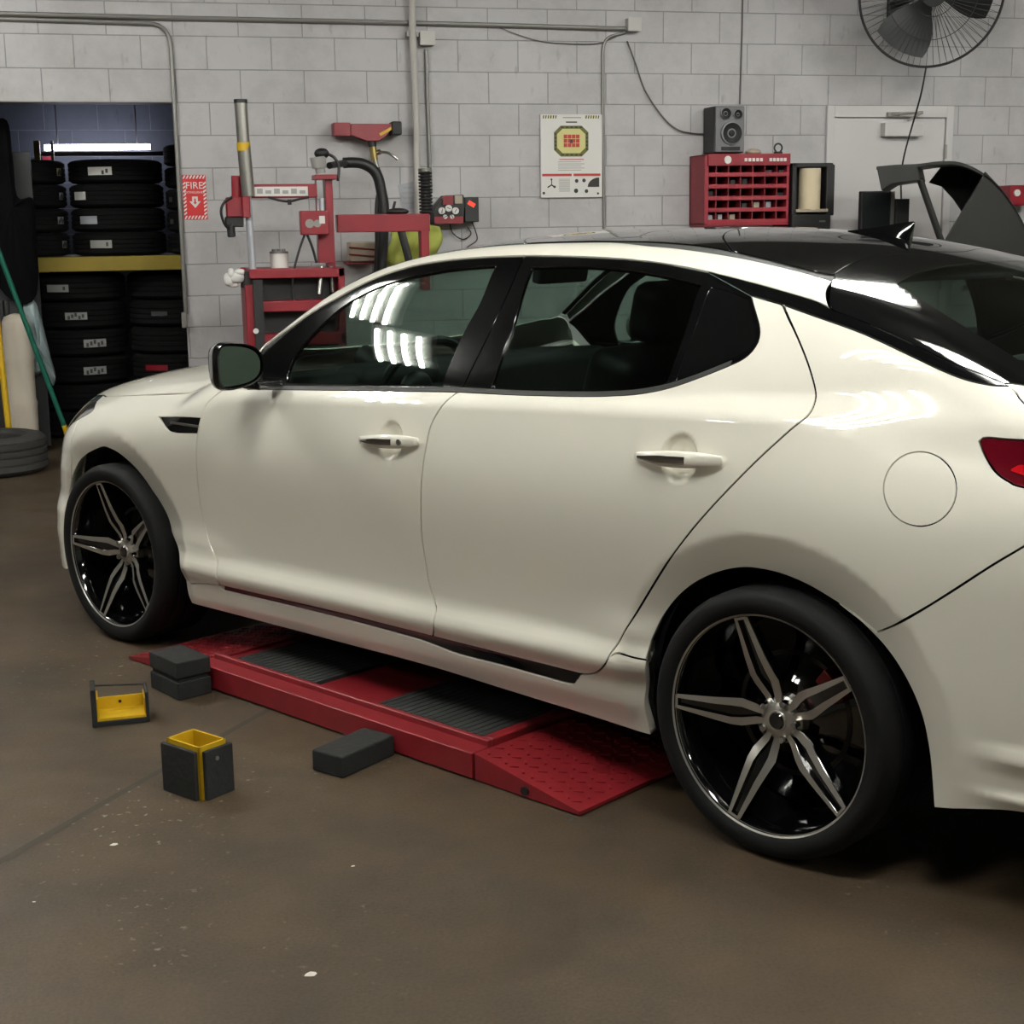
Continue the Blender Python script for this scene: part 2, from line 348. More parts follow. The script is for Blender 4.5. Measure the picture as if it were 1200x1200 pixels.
def side0(x, z):
    zc = z_crease(x); zb = z_belt(x)
    rise = .022*(x+2.2)
    zz = z-rise*np.clip((1.0-z)/.6, 0, 1)
    zq = np.where(zz > .66, .66+(zz-.66)*.34/(zc-.66), zz); rb = sstep(.12, .38, x)
    lo = w_plan(x)-.16*sstep(-2.75, -3.3, x)*np.maximum(z-.58, 0)+(1-.75*sstep(-2.9, -3.15, x)*sstep(.5, .4, z))*(low(zq)*(1-rb)+low_rear(zq)*rb)
    lo = lo+.012*np.exp(-((zz-.425)/.045)**2)*np.maximum(sstep(-1.95, -2.3, x)*sstep(-2.95, -2.6, x), sstep(-.62, -.40, x)*sstep(.2, -.1, x))
    lo = lo-.062*sstep(-.3, .45, x)*np.maximum((z-.64)/.40, 0)**2
    soft = .012+.10*sstep(-.1, .9, x)+.10*sstep(-1.9, -2.9, x)
    for z0, dz in ((.385, .05), (.292, .035)):            # two pressed ledges low on the rear bumper
        lo = lo+.016*sstep(.44, .66, x)*sstep(z0+.012, z0-.012, z)*sstep(z0-.012-dz, z0-.012, z)
    # wheel-arch lips turn inward
    for ax, r in ((RX, .455), (FX, .45)):
        d = np.hypot(x-ax, z-RZ)
        lo = lo-.32*smax(r-d, 0*d, .006)*sstep(.62, .50, d)*sstep(.12, .3, z+0*d)
    sh = w_plan(x)-.036-.062*sstep(-.3, .45, x)-(z-zc)*(.95+.5*sstep(-1.9, -2.6, x))
    body = smin(lo, sh, soft)
    t = z-zb; tb = -.08-.075*sstep(-.15, .25, x)
    gl = w_glass(x)-.40*smax(t, tb, .09)-.62*np.maximum(t, 0)**2-1.2*smax(tb-t, 0*t, .09)-3.0*np.maximum(-2.06-x, 0)
    k = .006+.07*sstep(-.1, .7, x)
    return smax(body, gl, k)
def top0(x, y):
    a = np.abs(y)
    hood = Z_T(x)-.055*(a/.8)**2-.04*(a/.8)**4
    wind = z_wind(x-.30*a*a)
    roof = z_roof(x)-(.052+.022*sstep(-.7, 0, x))*(a/.6)**2
    xb = x+.28*a*a
    back = 1.388-(xb-.02)*.36-.10*np.maximum(xb-.02, 0)**2
    deck = 1.155-.05*(a/.7)**2-.06*np.maximum(x-.75, 0)
    cab = smin(smin(wind, roof, .10), back, .05)
    rear = smax(cab, np.where(x > 0, deck, -1), .03)
    return smax(rear, np.where(x < -1.2, hood, -1), .02)
def Fb(x, y, z):
    kr = .05+.10*sstep(-1.9, -2.9, x)+.02*sstep(-1.6, -1.2, x)
    f = smax(np.abs(y)-side0(x, z), z-top0(x, y), kr)
    f = smax(f, x-(1.10-.28*(y/.9)**2-.10*np.abs(z-.75)), .10)
    f = smax(f, -x-(3.82-.50*(y/.9)**2-.36*np.maximum(z-.42, 0)), .20)
    return f
B = {
  'door_front_seam': [(-2.1337, -0.8479, 0.9616), (-2.1816, -0.8732, 0.923), (-2.2022, -0.888, 0.8808), (-2.215, -0.9041, 0.8055), (-2.224, -0.9063, 0.7256), (-2.2429, -0.8888, 0.5864), (-2.2371, -0.8781, 0.4985), (-2.193, -0.8802, 0.4177), (-2.1599, -0.8891, 0.3806), (-2.1607, -0.8857, 0.3157)],
  'door_mid_seam': [(-1.0421, -0.8494, 1.0302), (-1.0559, -0.8558, 1.0217), (-1.0838, -0.8786, 0.9877), (-1.1134, -0.8909, 0.937), (-1.1227, -0.9037, 0.8733), (-1.133, -0.911, 0.8013), (-1.1439, -0.9082, 0.7272), (-1.158, -0.894, 0.6132), (-1.1536, -0.8775, 0.4869), (-1.1295, -0.8769, 0.427), (-1.1135, -0.8882, 0.4058), (-1.1128, -0.9003, 0.361), (-1.1374, -0.8815, 0.3247)],
  'strip_top': [(-2.1431, -0.8816, 0.3091), (-1.8307, -0.8829, 0.3169), (-1.5168, -0.8839, 0.3236), (-1.3365, -0.8827, 0.3241), (-1.1334, -0.8818, 0.3255), (-0.8689, -0.8796, 0.3263), (-0.5872, -0.876, 0.3265)],
  'strip_bot': [(-2.1553, -0.8739, 0.2924), (-1.8426, -0.8747, 0.2993), (-1.5286, -0.8748, 0.3036), (-1.2431, -0.8741, 0.3032), (-1.1476, -0.8726, 0.298), (-1.047, -0.8706, 0.2893), (-0.8788, -0.87, 0.2905), (-0.6407, -0.8677, 0.2888), (-0.609, -0.8697, 0.3007), (-0.588, -0.8751, 0.3238)],
  'rdoor_rear': [(-0.5492, -0.8778, 0.3324), (-0.5164, -0.8859, 0.3492), (-0.4816, -0.9002, 0.38), (-0.4593, -0.8879, 0.4244), (-0.4066, -0.8771, 0.513), (-0.3298, -0.8869, 0.6203), (-0.2308, -0.9053, 0.7418), (-0.108, -0.9004, 0.8777), (-0.0343, -0.8792, 0.9589), (0.0266, -0.8536, 1.0228), (0.0529, -0.835, 1.05), (0.0574, -0.8152, 1.0752), (0.0476, -0.7974, 1.1065), (0.0121, -0.7756, 1.1634), (-0.0397, -0.747, 1.2259), (-0.0992, -0.7078, 1.2845)],
  'belt_front': [(-2.1337, -0.8479, 0.9616), (-1.9587, -0.8489, 0.9749), (-1.5415, -0.8485, 1.0007), (-1.2773, -0.8496, 1.0164), (-1.0421, -0.8494, 1.0302)],
  'belt_rear': [(-1.0421, -0.8494, 1.0302), (-0.8101, -0.8514, 1.0386), (-0.6051, -0.849, 1.0496), (-0.5098, -0.8457, 1.0571), (-0.4199, -0.8398, 1.0682), (-0.3361, -0.8299, 1.0876), (-0.2586, -0.8151, 1.1159), (-0.1857, -0.7973, 1.1471), (-0.1524, -0.7867, 1.1651), (-0.1347, -0.7748, 1.186), (-0.13, -0.7599, 1.213), (-0.1472, -0.7409, 1.247), (-0.1977, -0.697, 1.3053)],
  'rail_bot': [(-2.0412, -0.749, 1.0986), (-1.9423, -0.7334, 1.1538), (-1.8612, -0.7131, 1.2014), (-1.7916, -0.696, 1.2372), (-1.7269, -0.6798, 1.2672), (-1.6283, -0.6486, 1.3135), (-1.5211, -0.6251, 1.3464), (-1.4142, -0.6085, 1.3673), (-1.2441, -0.5985, 1.3833), (-1.0484, -0.6006, 1.3907), (-0.9379, -0.6049, 1.3915), (-0.7757, -0.6141, 1.3894), (-0.6212, -0.6242, 1.3842), (-0.5016, -0.6346, 1.3747), (-0.3577, -0.6492, 1.3568), (-0.2205, -0.6646, 1.3339), (-0.0912, -0.6778, 1.3091), (-0.0235, -0.6855, 1.2944), (0.0196, -0.6962, 1.2797)],
  'rail_end': [(0.0196, -0.6962, 1.2797), (-0.0009, -0.6764, 1.2975), (-0.0233, -0.6429, 1.319), (-0.0402, -0.5938, 1.3365)],
  'rail_top': [(-0.7663, -0.5178, 1.4246), (-0.6345, -0.5469, 1.4175), (-0.5376, -0.552, 1.4113), (-0.3801, -0.5574, 1.3949), (-0.2926, -0.5606, 1.383), (-0.2044, -0.5688, 1.3686), (-0.1156, -0.5787, 1.3527), (-0.0402, -0.5938, 1.3365)],
  'mold_top': [(-0.6946, -0.4708, 1.4306), (-0.5553, -0.4919, 1.422), (-0.4174, -0.5051, 1.4084), (-0.2712, -0.5287, 1.3865), (-0.1332, -0.5511, 1.3617), (-0.0633, -0.549, 1.3505)],
  'strip_c_bot': [(-0.1977, -0.697, 1.3053), (-0.108, -0.7052, 1.2881), (0.0044, -0.7179, 1.2609), (0.1207, -0.7266, 1.2313), (0.2328, -0.7363, 1.1939), (0.3174, -0.741, 1.1638), (0.3766, -0.7398, 1.1454), (0.43, -0.7302, 1.1354), (0.4666, -0.7118, 1.1335)],
  'rglass_side': [(-0.0633, -0.549, 1.3505), (-0.0282, -0.6205, 1.3278), (-0.0012, -0.6707, 1.3012), (0.028, -0.6988, 1.2762), (0.1314, -0.7092, 1.2478), (0.2437, -0.72, 1.2101), (0.3476, -0.7236, 1.1733), (0.4524, -0.7142, 1.1382)],
  'rglass_top': [(-0.0633, -0.549, 1.3505), (-0.0756, -0.479, 1.3662), (-0.0829, -0.3874, 1.382), (-0.0721, -0.2823, 1.3919), (-0.0472, -0.1534, 1.3952), (-0.0209, -0.0194, 1.3921)],
  'front_arch': [(-3.1575, -0.8499, 0.2216), (-3.1887, -0.8455, 0.2763), (-3.1942, -0.8458, 0.3689), (-3.1975, -0.8325, 0.4658), (-3.1386, -0.842, 0.5528), (-3.0282, -0.8571, 0.6439), (-2.8607, -0.8761, 0.7036), (-2.7878, -0.879, 0.7063), (-2.7204, -0.874, 0.6863), (-2.6472, -0.8616, 0.6404), (-2.5929, -0.8457, 0.5773), (-2.5593, -0.8304, 0.5121), (-2.5049, -0.8361, 0.4469), (-2.4105, -0.8698, 0.3751), (-2.3996, -0.8555, 0.2836), (-2.3923, -0.8415, 0.1999)],
  'rear_arch': [(-0.3941, -0.8215, 0.1882), (-0.3952, -0.8453, 0.2809), (-0.3712, -0.8729, 0.3782), (-0.3619, -0.8614, 0.4549), (-0.329, -0.8563, 0.5235), (-0.2676, -0.8623, 0.5936), (-0.1903, -0.8684, 0.6475), (-0.0955, -0.8719, 0.6837), (-0.0079, -0.8693, 0.6886), (0.0752, -0.8631, 0.6727), (0.1553, -0.8551, 0.6409), (0.2198, -0.8489, 0.6), (0.2825, -0.8485, 0.5513), (0.3302, -0.8483, 0.4929), (0.3646, -0.8462, 0.4262), (0.3836, -0.8413, 0.3495), (0.3936, -0.8379, 0.2686), (0.4013, -0.8403, 0.216)],
  'fender_low': [(-2.3573, -0.8674, 0.279), (-2.2583, -0.8762, 0.2967), (-2.1709, -0.8791, 0.3041)],
  'sill': [(-2.3923, -0.8415, 0.1999), (-2.0225, -0.8454, 0.2059), (-1.5895, -0.8446, 0.2111), (-1.2051, -0.8445, 0.216), (-0.8692, -0.8374, 0.2061), (-0.5666, -0.8303, 0.1968), (-0.3941, -0.8215, 0.1882)],
  'quarter_low': [(-0.371, -0.8734, 0.4061), (-0.4088, -0.884, 0.4088), (-0.4486, -0.8929, 0.4141), (-0.4687, -0.899, 0.4003)],
  'bumper_seam': [(0.2566, -0.8534, 0.5901), (0.3125, -0.8744, 0.6222), (0.3828, -0.8788, 0.6733), (0.4455, -0.8732, 0.7234), (0.5124, -0.8623, 0.7791), (0.5758, -0.8479, 0.8287)],
  'bumper_low': [(0.4013, -0.8403, 0.216), (0.4911, -0.8389, 0.2365), (0.5992, -0.8282, 0.2555)],
  'tail_top': [(0.4442, -0.7943, 1.0245), (0.4499, -0.7913, 1.031), (0.4637, -0.7889, 1.0328), (0.533, -0.7796, 1.0328)],
  'tail_bot': [(0.4442, -0.7943, 1.0245), (0.453, -0.7991, 1.008), (0.4753, -0.8074, 0.9809), (0.4979, -0.8137, 0.9627), (0.5216, -0.8159, 0.9514), (0.5543, -0.8149, 0.9426)],
  'trunk_seam': [(0.4666, -0.7118, 1.1335), (0.486, -0.72, 1.1204), (0.5076, -0.7328, 1.1035)],
  'vent': [(-2.4847, -0.8735, 0.8496), (-2.2035, -0.8913, 0.8685), (-2.2072, -0.8969, 0.8449), (-2.2116, -0.9023, 0.8169), (-2.3595, -0.9023, 0.8067), (-2.4117, -0.8968, 0.8188)],
  'glass_f': [(-1.8312, -0.832, 1.0007), (-1.8448, -0.8129, 1.0328), (-1.8329, -0.7856, 1.0899), (-1.7694, -0.7449, 1.1694), (-1.6969, -0.7066, 1.2353), (-1.6226, -0.6828, 1.275), (-1.5435, -0.6654, 1.3042), (-1.4442, -0.6512, 1.3281), (-1.3114, -0.6378, 1.3495), (-1.1771, -0.6316, 1.3618), (-1.1055, -0.6318, 1.365), (-1.0904, -0.7114, 1.27), (-1.1031, -0.7613, 1.1943), (-1.1145, -0.809, 1.1095), (-1.1217, -0.8403, 1.0429), (-1.4556, -0.8386, 1.0232)],
  'glass_r': [(-0.9311, -0.8426, 1.0476), (-0.9286, -0.7622, 1.2013), (-0.9496, -0.6906, 1.3051), (-0.9623, -0.6414, 1.3622), (-0.8438, -0.6407, 1.3669), (-0.7183, -0.6468, 1.3651), (-0.58, -0.6579, 1.3573), (-0.4448, -0.6733, 1.3417), (-0.3549, -0.6845, 1.328), (-0.3434, -0.7674, 1.2104), (-0.3504, -0.8249, 1.0996), (-0.387, -0.8313, 1.0864), (-0.4626, -0.8367, 1.0755), (-0.6985, -0.8416, 1.0599)],
  'glass_q': [(-0.3265, -0.8224, 1.104), (-0.3203, -0.7608, 1.2213), (-0.3243, -0.6875, 1.3235), (-0.2756, -0.6918, 1.3165), (-0.2017, -0.7052, 1.2976), (-0.161, -0.7418, 1.2465), (-0.1425, -0.7608, 1.2126), (-0.149, -0.7749, 1.1873), (-0.1911, -0.79, 1.1623), (-0.2527, -0.8065, 1.1338)],
  'bpillar': [(-1.0421, -0.8494, 1.0302), (-1.0286, -0.8288, 1.0737), (-1.003, -0.7619, 1.1983), (-1.0017, -0.6759, 1.3221), (-1.0245, -0.6017, 1.3909)],
  'sunseam': [(-0.408, -0.4998, 1.4084), (-0.484, -0.3811, 1.4321), (-0.6247, -0.1694, 1.4568)],
  'fuel': [(0.4209, -0.8406, 0.9273), (0.4226, -0.8476, 0.9079), (0.4188, -0.8545, 0.8893), (0.4097, -0.8607, 0.8726), (0.3959, -0.866, 0.8589), (0.3784, -0.8701, 0.8492), (0.3585, -0.8733, 0.8443), (0.3377, -0.8755, 0.8447), (0.3173, -0.8766, 0.8503), (0.2988, -0.8762, 0.8607), (0.2832, -0.8741, 0.8754), (0.2716, -0.8702, 0.8931), (0.2647, -0.8647, 0.9127), (0.2631, -0.858, 0.9327), (0.2669, -0.8505, 0.9519), (0.2756, -0.8426, 0.9686), (0.2887, -0.8346, 0.9819), (0.3053, -0.8276, 0.9908), (0.3247, -0.8227, 0.9948), (0.3453, -0.8201, 0.9938), (0.3658, -0.8199, 0.9877), (0.3849, -0.8224, 0.9773), (0.4014, -0.8275, 0.9631), (0.4138, -0.8339, 0.9461)],
  'headlight': [(-3.0823, -0.7489, 0.8415), (-3.0872, -0.7648, 0.8298), (-3.0863, -0.7957, 0.8074), (-3.0892, -0.8207, 0.7842), (-3.0933, -0.8376, 0.7633), (-3.0963, -0.8519, 0.739)],
  'fin': [(-0.2092, -0.2167, 1.4223), (-0.0406, -0.1876, 1.3918)],
}
# ------------------------------------------------------------------ car body patches
DENTS = [((-1.272, .880), .053, .060), ((-.258, .931), .056, .062)]
_side = side0
def side0(x, z):
    s = _side(x, z)
    for (dx, dz), rx, rz_ in DENTS:                      # scooped cups behind the door handles
        q = 1-np.hypot((x-dx)/rx, (z-dz)/rz_)
        s = s-.027*np.sqrt(np.maximum(smax(q, 0*q, .10), 0))*sstep(-.02, .30, q)
    return s
def grad(P):
    e = 8e-4; g = np.zeros_like(P)
    for k in range(3):
        d = np.zeros(3); d[k] = e
        g[:, k] = Fb(*(P+d).T)-Fb(*(P-d).T)
    return g/np.linalg.norm(g, axis=1)[:, None]
def frame(D):
    D = np.array(D, float); D /= np.linalg.norm(D)
    if abs(D[2]) > .95: U = np.array([1., 0, 0])-D*D[0]; U /= np.linalg.norm(U)
    else: U = np.cross(D, [0, 0, 1.]); U /= np.linalg.norm(U)
    return U, np.cross(U, D), D
def solve(uv, fr, t0, off, tmax=1.3):
    U, V, D = fr; base = uv[:, :1]*U+uv[:, 1:]*V
    n = len(uv); t = np.full(n, t0); lo = t.copy(); done = np.zeros(n, bool)
    for s in np.arange(0, tmax, .012):
        P = base+D*(t0+s); f = Fb(*P.T)+off
        new = (~done) & (f < 0); lo[~done & ~new] = t0+s; t[new] = t0+s; done |= new
        if done.all(): break
    t[~done] = t0+tmax
    hi = t.copy(); lo = np.minimum(lo, hi)
    for _ in range(24):
        md = (lo+hi)/2; f = Fb(*(base+D*md[:, None]).T)+off; neg = f < 0
        hi = np.where(neg, md, hi); lo = np.where(neg, lo, md)
    return base+D*hi[:, None]
def pip(q, poly):
    x, y = q[:, 0], q[:, 1]; ins = np.zeros(len(q), bool); n = len(poly)
    for i in range(n):
        x1, y1 = poly[i]; x2, y2 = poly[(i+1) % n]
        if y1 == y2: continue
        c = ((y1 > y) != (y2 > y)) & (x < (x2-x1)*(y-y1)/(y2-y1)+x1); ins ^= c
    return ins
def resample(segs, step):
    out = []
    for sg in segs:
        c = crom(sg, 10) if len(sg) > 2 else [Vector(p) for p in sg]
        c = np.array([tuple(p) for p in c]); d = np.r_[0, np.cumsum(np.linalg.norm(np.diff(c, axis=0), axis=1))]
        k = max(1, int(round(d[-1]/step))); q = np.linspace(0, d[-1], k+1)
        r = np.stack([np.interp(q, d, c[:, i]) for i in range(3)], 1)
        if len(out) and np.linalg.norm(out[-1]-r[0]) < step*.4: r = r[1:]
        out += list(r)
    if np.linalg.norm(out[-1]-out[0]) < step*.4: out = out[:-1]
    return np.array(out)
def area2(p): x, y = p[:, 0], p[:, 1]; return .5*np.sum(x*np.roll(y, -1)-y*np.roll(x, -1))
def inset_poly(p, d):
    a = np.roll(p, 1, 0); b = np.roll(p, -1, 0)
    e1 = p-a; e2 = b-p; e1 /= np.linalg.norm(e1, axis=1)[:, None]+1e-12; e2 /= np.linalg.norm(e2, axis=1)[:, None]+1e-12
    n1 = np.stack([-e1[:, 1], e1[:, 0]], 1); n2 = np.stack([-e2[:, 1], e2[:, 0]], 1)
    n = n1+n2; l = np.linalg.norm(n, axis=1)[:, None]; n = n/(l+1e-9); c = np.clip((n*n1).sum(1), .45, 1)[:, None]
    return p+n*d/c, n
def P3(v): return np.array([tuple(q) for q in v], float)
def patch(name, segs, D, mt, parent, step=.02, off=0., gap=.0026, depth=.005, holes=(), hole_gap=.0, thick=0., feat=True, mirror=True, t_back=.3, label=None, rings=(), both=False):
    """panel lying on the body surface inside the outline; a mirrored twin goes on the other side"""
    fr = frame(D); U, V, Dn = fr
    o3 = resample(segs, step*.6); t0 = (o3@Dn).min()-t_back
    poly = np.stack([o3@U, o3@V], 1)
    if area2(poly) < 0: poly = poly[::-1].copy()
    poly, on = inset_poly(poly, gap)
    H = []
    for h in holes:
        h3 = resample(h, step*.6); hp = np.stack([h3@U, h3@V], 1)
        if area2(hp) > 0: hp = hp[::-1].copy()
        hp, hn = inset_poly(hp, hole_gap); H.append((hp, hn))
    mn = poly.min(0); mx = poly.max(0)
    gx = np.arange(mn[0], mx[0], step); gy = np.arange(mn[1], mx[1], step*.866)
    G = np.array([(x+(step/2 if j % 2 else 0), y) for j, y in enumerate(gy) for x in gx]) if len(gx) and len(gy) else np.zeros((0, 2))
    E = []
    if feat and abs(Dn[1]) > .95:                        # rows of points along the pressed creases
        xs = np.arange(mn[0], mx[0], step*.7)
        for dz in (-.03, -.016, -.009, -.004, 0, .004, .009, .016, .03): E.append(np.stack([xs*np.sign(U[0]), z_crease(xs*np.sign(U[0]))+dz], 1))
        ri = .022*(xs+2.2)
        for z in (.345, .352, .36, .375, .39, .41, .43): E.append(np.stack([xs, z+ri*np.clip((1-z)/.6, 0, 1)], 1))
        E.append(np.concatenate([np.stack([xs, z_belt(xs)+dz], 1) for dz in (-.012, -.006, 0, .006, .012)]))
    for (cx, cz, rs, a0, a1) in rings:
        for r in rs:
            an = np.arange(a0, a1, step*.6/r); E.append(np.stack([cx+r*np.cos(an), cz+r*np.sin(an)], 1))
    if E:
        E = np.concatenate(E)
        keep = np.ones(len(G), bool)
        for i in range(0, len(G), 400):
            d = np.linalg.norm(G[i:i+400, None]-E[None], axis=2).min(1); keep[i:i+400] = d > step*.55
        G = np.concatenate([E, G[keep]])
    if len(G):
        ok = pip(G, poly)
        for hp, _ in H: ok &= ~pip(G, hp)
        G = G[ok]
    if len(G):
        bd = np.concatenate([poly]+[h for h, _ in H]); keep = np.ones(len(G), bool)
        for i in range(0, len(G), 400): keep[i:i+400] = np.linalg.norm(G[i:i+400, None]-bd[None], axis=2).min(1) > step*.30
        G = G[keep]
        if len(G):
            _, ix = np.unique(np.round(G/(step*.12)).astype(int), axis=0, return_index=True); G = G[np.sort(ix)]
    vs = [tuple(p) for p in poly]; ed = [(i, (i+1) % len(poly)) for i in range(len(poly))]
    for hp, _ in H:
        k = len(vs); vs += [tuple(p) for p in hp]; ed += [(k+i, k+(i+1) % len(hp)) for i in range(len(hp))]
    nb = len(vs); vs += [tuple(p) for p in G]
    ov, oe, of, ovs, _, _ = delaunay_2d_cdt([Vector(v) for v in vs], ed, [], 0, 1e-6)
    uv = np.array([tuple(v) for v in ov]); F_ = np.array([tuple(f) for f in of if len(f) == 3])
    cen = uv[F_].mean(1); ok = pip(cen, poly)
    for hp, _ in H: ok &= ~pip(cen, hp)
    F_ = F_[ok]
    a = uv[F_]; ar = (a[:, 1, 0]-a[:, 0, 0])*(a[:, 2, 1]-a[:, 0, 1])-(a[:, 1, 1]-a[:, 0, 1])*(a[:, 2, 0]-a[:, 0, 0])
    F_[ar < 0] = F_[ar < 0][:, ::-1]; F_ = F_[np.abs(ar) > 1e-9]
    Pm = solve(uv, fr, t0, off); Nm = grad(Pm)
    verts = [Pm]; norms = [Nm]; faces = [list(f) for f in F_.tolist()]; base = len(Pm)
    for loop, nn in [(poly, on)]+H:                      # folded edge going inward
        k = len(loop); pb = solve(loop, fr, t0, off); nb_ = grad(pb)
        t3 = -(nn[:, :1]*U+nn[:, 1:]*V); t3 -= nb_*(t3*nb_).sum(1)[:, None]; t3 /= np.linalg.norm(t3, axis=1)[:, None]+1e-9
        nr = nb_*.5+t3*.87
        verts += [pb, pb-nb_*depth]; norms += [nr, t3]
        faces += [[base+(i+1) % k, base+i, base+k+i, base+k+(i+1) % k] for i in range(k)]; base += 2*k
    if thick or both:
        d = thick or depth; n0 = len(Pm); verts.append(Pm-Nm*d); norms.append(-Nm); faces += [[f[2]+base, f[1]+base, f[0]+base] for f in F_.tolist()]
    Va = np.concatenate(verts); Na = np.concatenate(norms); out = []
    for sgn in ((1, -1) if mirror else (1,)):
        me = bpy.data.meshes.new(name); ob = bpy.data.objects.new(name, me); COL.objects.link(ob); ob.parent = parent
        q = Va*np.array([1, sgn, 1]); nq = Na*np.array([1, sgn, 1])
        me.from_pydata(q.tolist(), [], faces if sgn > 0 else [f[::-1] for f in faces])
        me.materials.append(M[mt]); me.shade_smooth(); me.normals_split_custom_set_from_vertices(nq.tolist())
        if label: ob['label'] = label
        out.append(ob)
    return out
def onsurf(pts, D=(0, 0, -1), off=0.):
    """drop points on the body surface along D"""
    fr = frame(D); p = P3(pts); uv = np.stack([p@fr[0], p@fr[1]], 1)
    return solve(uv, fr, (p@fr[2]).min()-1.0, off, 2.5)
def topz(xy): return [tuple(q) for q in onsurf([(x, y, 1.0) for x, y in xy])]
def mir(pts): return [(x, -y, z) for x, y, z in pts][::-1]
CAR = thing('car', 'pearl white sedan with black roof and black split five spoke wheels', 'car', (0, 0, 0), -WY)
b = {k: list(v) for k, v in B.items()}
# --- side panels
hoodline = topz([(-2.06, -.800), (-2.4, -.785), (-2.8, -.765), (-3.02, -.735), (-3.10, -.705)])
fa = b['front_arch']; ra = b['rear_arch']
cut = min(range(len(fa)), key=lambda i: abs(fa[i][2]-.53)+(0 if fa[i][0] < -2.9 else 9))
lampseam = [b['headlight'][0], (-3.02, -.822, .825), b['headlight'][3]]
bumpseam = [b['headlight'][3], (-3.07, -.86, .70), fa[cut]]
FR = [(FX, RZ, (.392, .40, .41, .42, .43, .438, .444, .447, .45, .453, .456, .46, .468), -.3, PI+.3)]
RR = [(RX, RZ, (.385, .395, .405, .415, .425, .435, .443, .449, .452, .455, .458, .461, .467, .475), -.4, PI+.4)]
fen_top = [b['door_front_seam'][0], tuple(onsurf([(-2.04, -.85, 1.0)])[0]), hoodline[0]]
fender = patch('front_fender', [b['door_front_seam'][::-1], fen_top, hoodline, [hoodline[-1], b['headlight'][0]], lampseam, bumpseam, fa[cut:-2], [fa[-2], b['fender_low'][0]], b['fender_low']], (0, .90, -.43), 'paint', CAR, holes=[[b['vent'][:2], b['vent'][1:4], b['vent'][3:]+b['vent'][:1]]], depth=.02, feat=False)
for f in patch('fender_vent', [b['vent'][:2], b['vent'][1:4], b['vent'][3:]+b['vent'][:1]], (0, 1, 0), 'gloss_black', CAR, step=.012, off=.006, gap=.001):
    s = -1 if f.data.vertices[0].co.y < 0 else 1
    vb = MB(); vb.box((-2.285, s*(abs(float(onsurf([(-2.285, -1.0, .838)], (0, 1, 0))[0][1]))-.004), .838), (.19, .006, .007)); f['label'] = 'black vent behind the front wheel'
    vb.build('vent_bar', 'steel', f, local=True)
fdoor = patch('front_door', [b['belt_front'], b['door_mid_seam'], b['strip_top'][:5][::-1], [b['strip_top'][0], b['door_front_seam'][-1]], b['door_front_seam'][::-1]], (0, 1, 0), 'paint', CAR,
      rings=[(DENTS[0][0][0], DENTS[0][0][1], (.004, .012, .020, .028, .035, .041, .046, .050, .054, .059), 0, 2*PI)])
rdoor = patch('rear_door', [b['belt_rear'], b['strip_c_bot'][:2], [b['strip_c_bot'][1], b['rdoor_rear'][-1]], b['rdoor_rear'][::-1], [b['rdoor_rear'][0], b['strip_top'][-1]], b['strip_top'][4:][::-1], b['door_mid_seam'][::-1]], (0, 1, 0), 'paint', CAR,
      rings=[(DENTS[1][0][0], DENTS[1][0][1], (.004, .014, .023, .031, .038, .044, .050, .055, .060, .066), 0, 2*PI)])
def sidept(x, z): return tuple(onsurf([(x, -1.2, z)], (0, 1, 0))[0])
def corner(z): return tuple(onsurf([(.92, -.82, z)], (-.75, .66, 0))[0])
LIP = (.54, .45, .36, .27, .18, .09, 0, -.09, -.18, -.27, -.36, -.45, -.54)
def rearlip(y): return tuple(onsurf([(1.04, y, 1.10)], (-.62, 0, -.78))[0])
tail_t = b['tail_top']+[sidept(.70, 1.042), corner(1.035)]; tail_b = b['tail_bot']+[sidept(.70, .932), corner(.912)]
trunk_s = b['trunk_seam']+[tuple(onsurf([(x, y, 1.3)], (0, .35, -.94))[0]) for x, y in ((.62, -.862), (.76, -.845))]+[corner(1.058)]
seam_b = b['bumper_seam']+[sidept(.65, .888), tuple(tail_b[6])]
quarter = patch('quarter_panel', [b['rdoor_rear'][3:], [b['rdoor_rear'][-1], b['strip_c_bot'][1]], b['strip_c_bot'][1:], trunk_s, [trunk_s[-1], tail_t[-1]], tail_t[::-1], tail_b[:7], seam_b[::-1], ra[3:11][::-1], b['quarter_low']], (-.10, .97, -.22), 'paint', CAR,
      holes=[[b['fuel']+[b['fuel'][0]]]], hole_gap=.0012, rings=[], feat=False, step=.016, depth=.02)
fuel = patch('fuel_door', [b['fuel']+[b['fuel'][0]]], (-.10, .97, -.22), 'paint', CAR, gap=.002, feat=False, mirror=False)
blow = b['bumper_low']+[sidept(.72, .25), corner(.27)]
rb_end = [tail_b[-1], corner(.7), corner(.45), blow[-1]]
rbump = patch('rear_bumper', [seam_b, tail_b[6:], rb_end, blow[::-1], ra[10:][::-1]], (-.25, .97, 0), 'paint', CAR, feat=False, depth=.02)
rock = patch('rocker_panel', [b['strip_bot'][::1], [b['strip_bot'][-1], b['rdoor_rear'][0]], b['rdoor_rear'][:4], b['quarter_low'][::-1], ra[:4][::-1], b['sill'][::-1], [b['sill'][0], fa[-2], b['fender_low'][0]], b['fender_low'], [b['fender_low'][-1], b['strip_bot'][0]]], (0, 1, 0), 'paint', CAR, depth=.03)
patch('sill_trim', [b['strip_top'], b['strip_bot'][::-1]], (0, 1, 0), 'chrome_dark' if 'chrome_dark' in M else 'gloss_black', CAR, step=.012, off=.003, gap=.001, feat=False, label='dark chrome strip along the sill')
patch('tail_light', [tail_t, [tail_t[-1], tail_b[-1]], tail_b[::-1]], (-.35, .93, 0), 'tail_red', CAR, step=.012, gap=.002, feat=False, off=.001, label='dark red wraparound tail light')
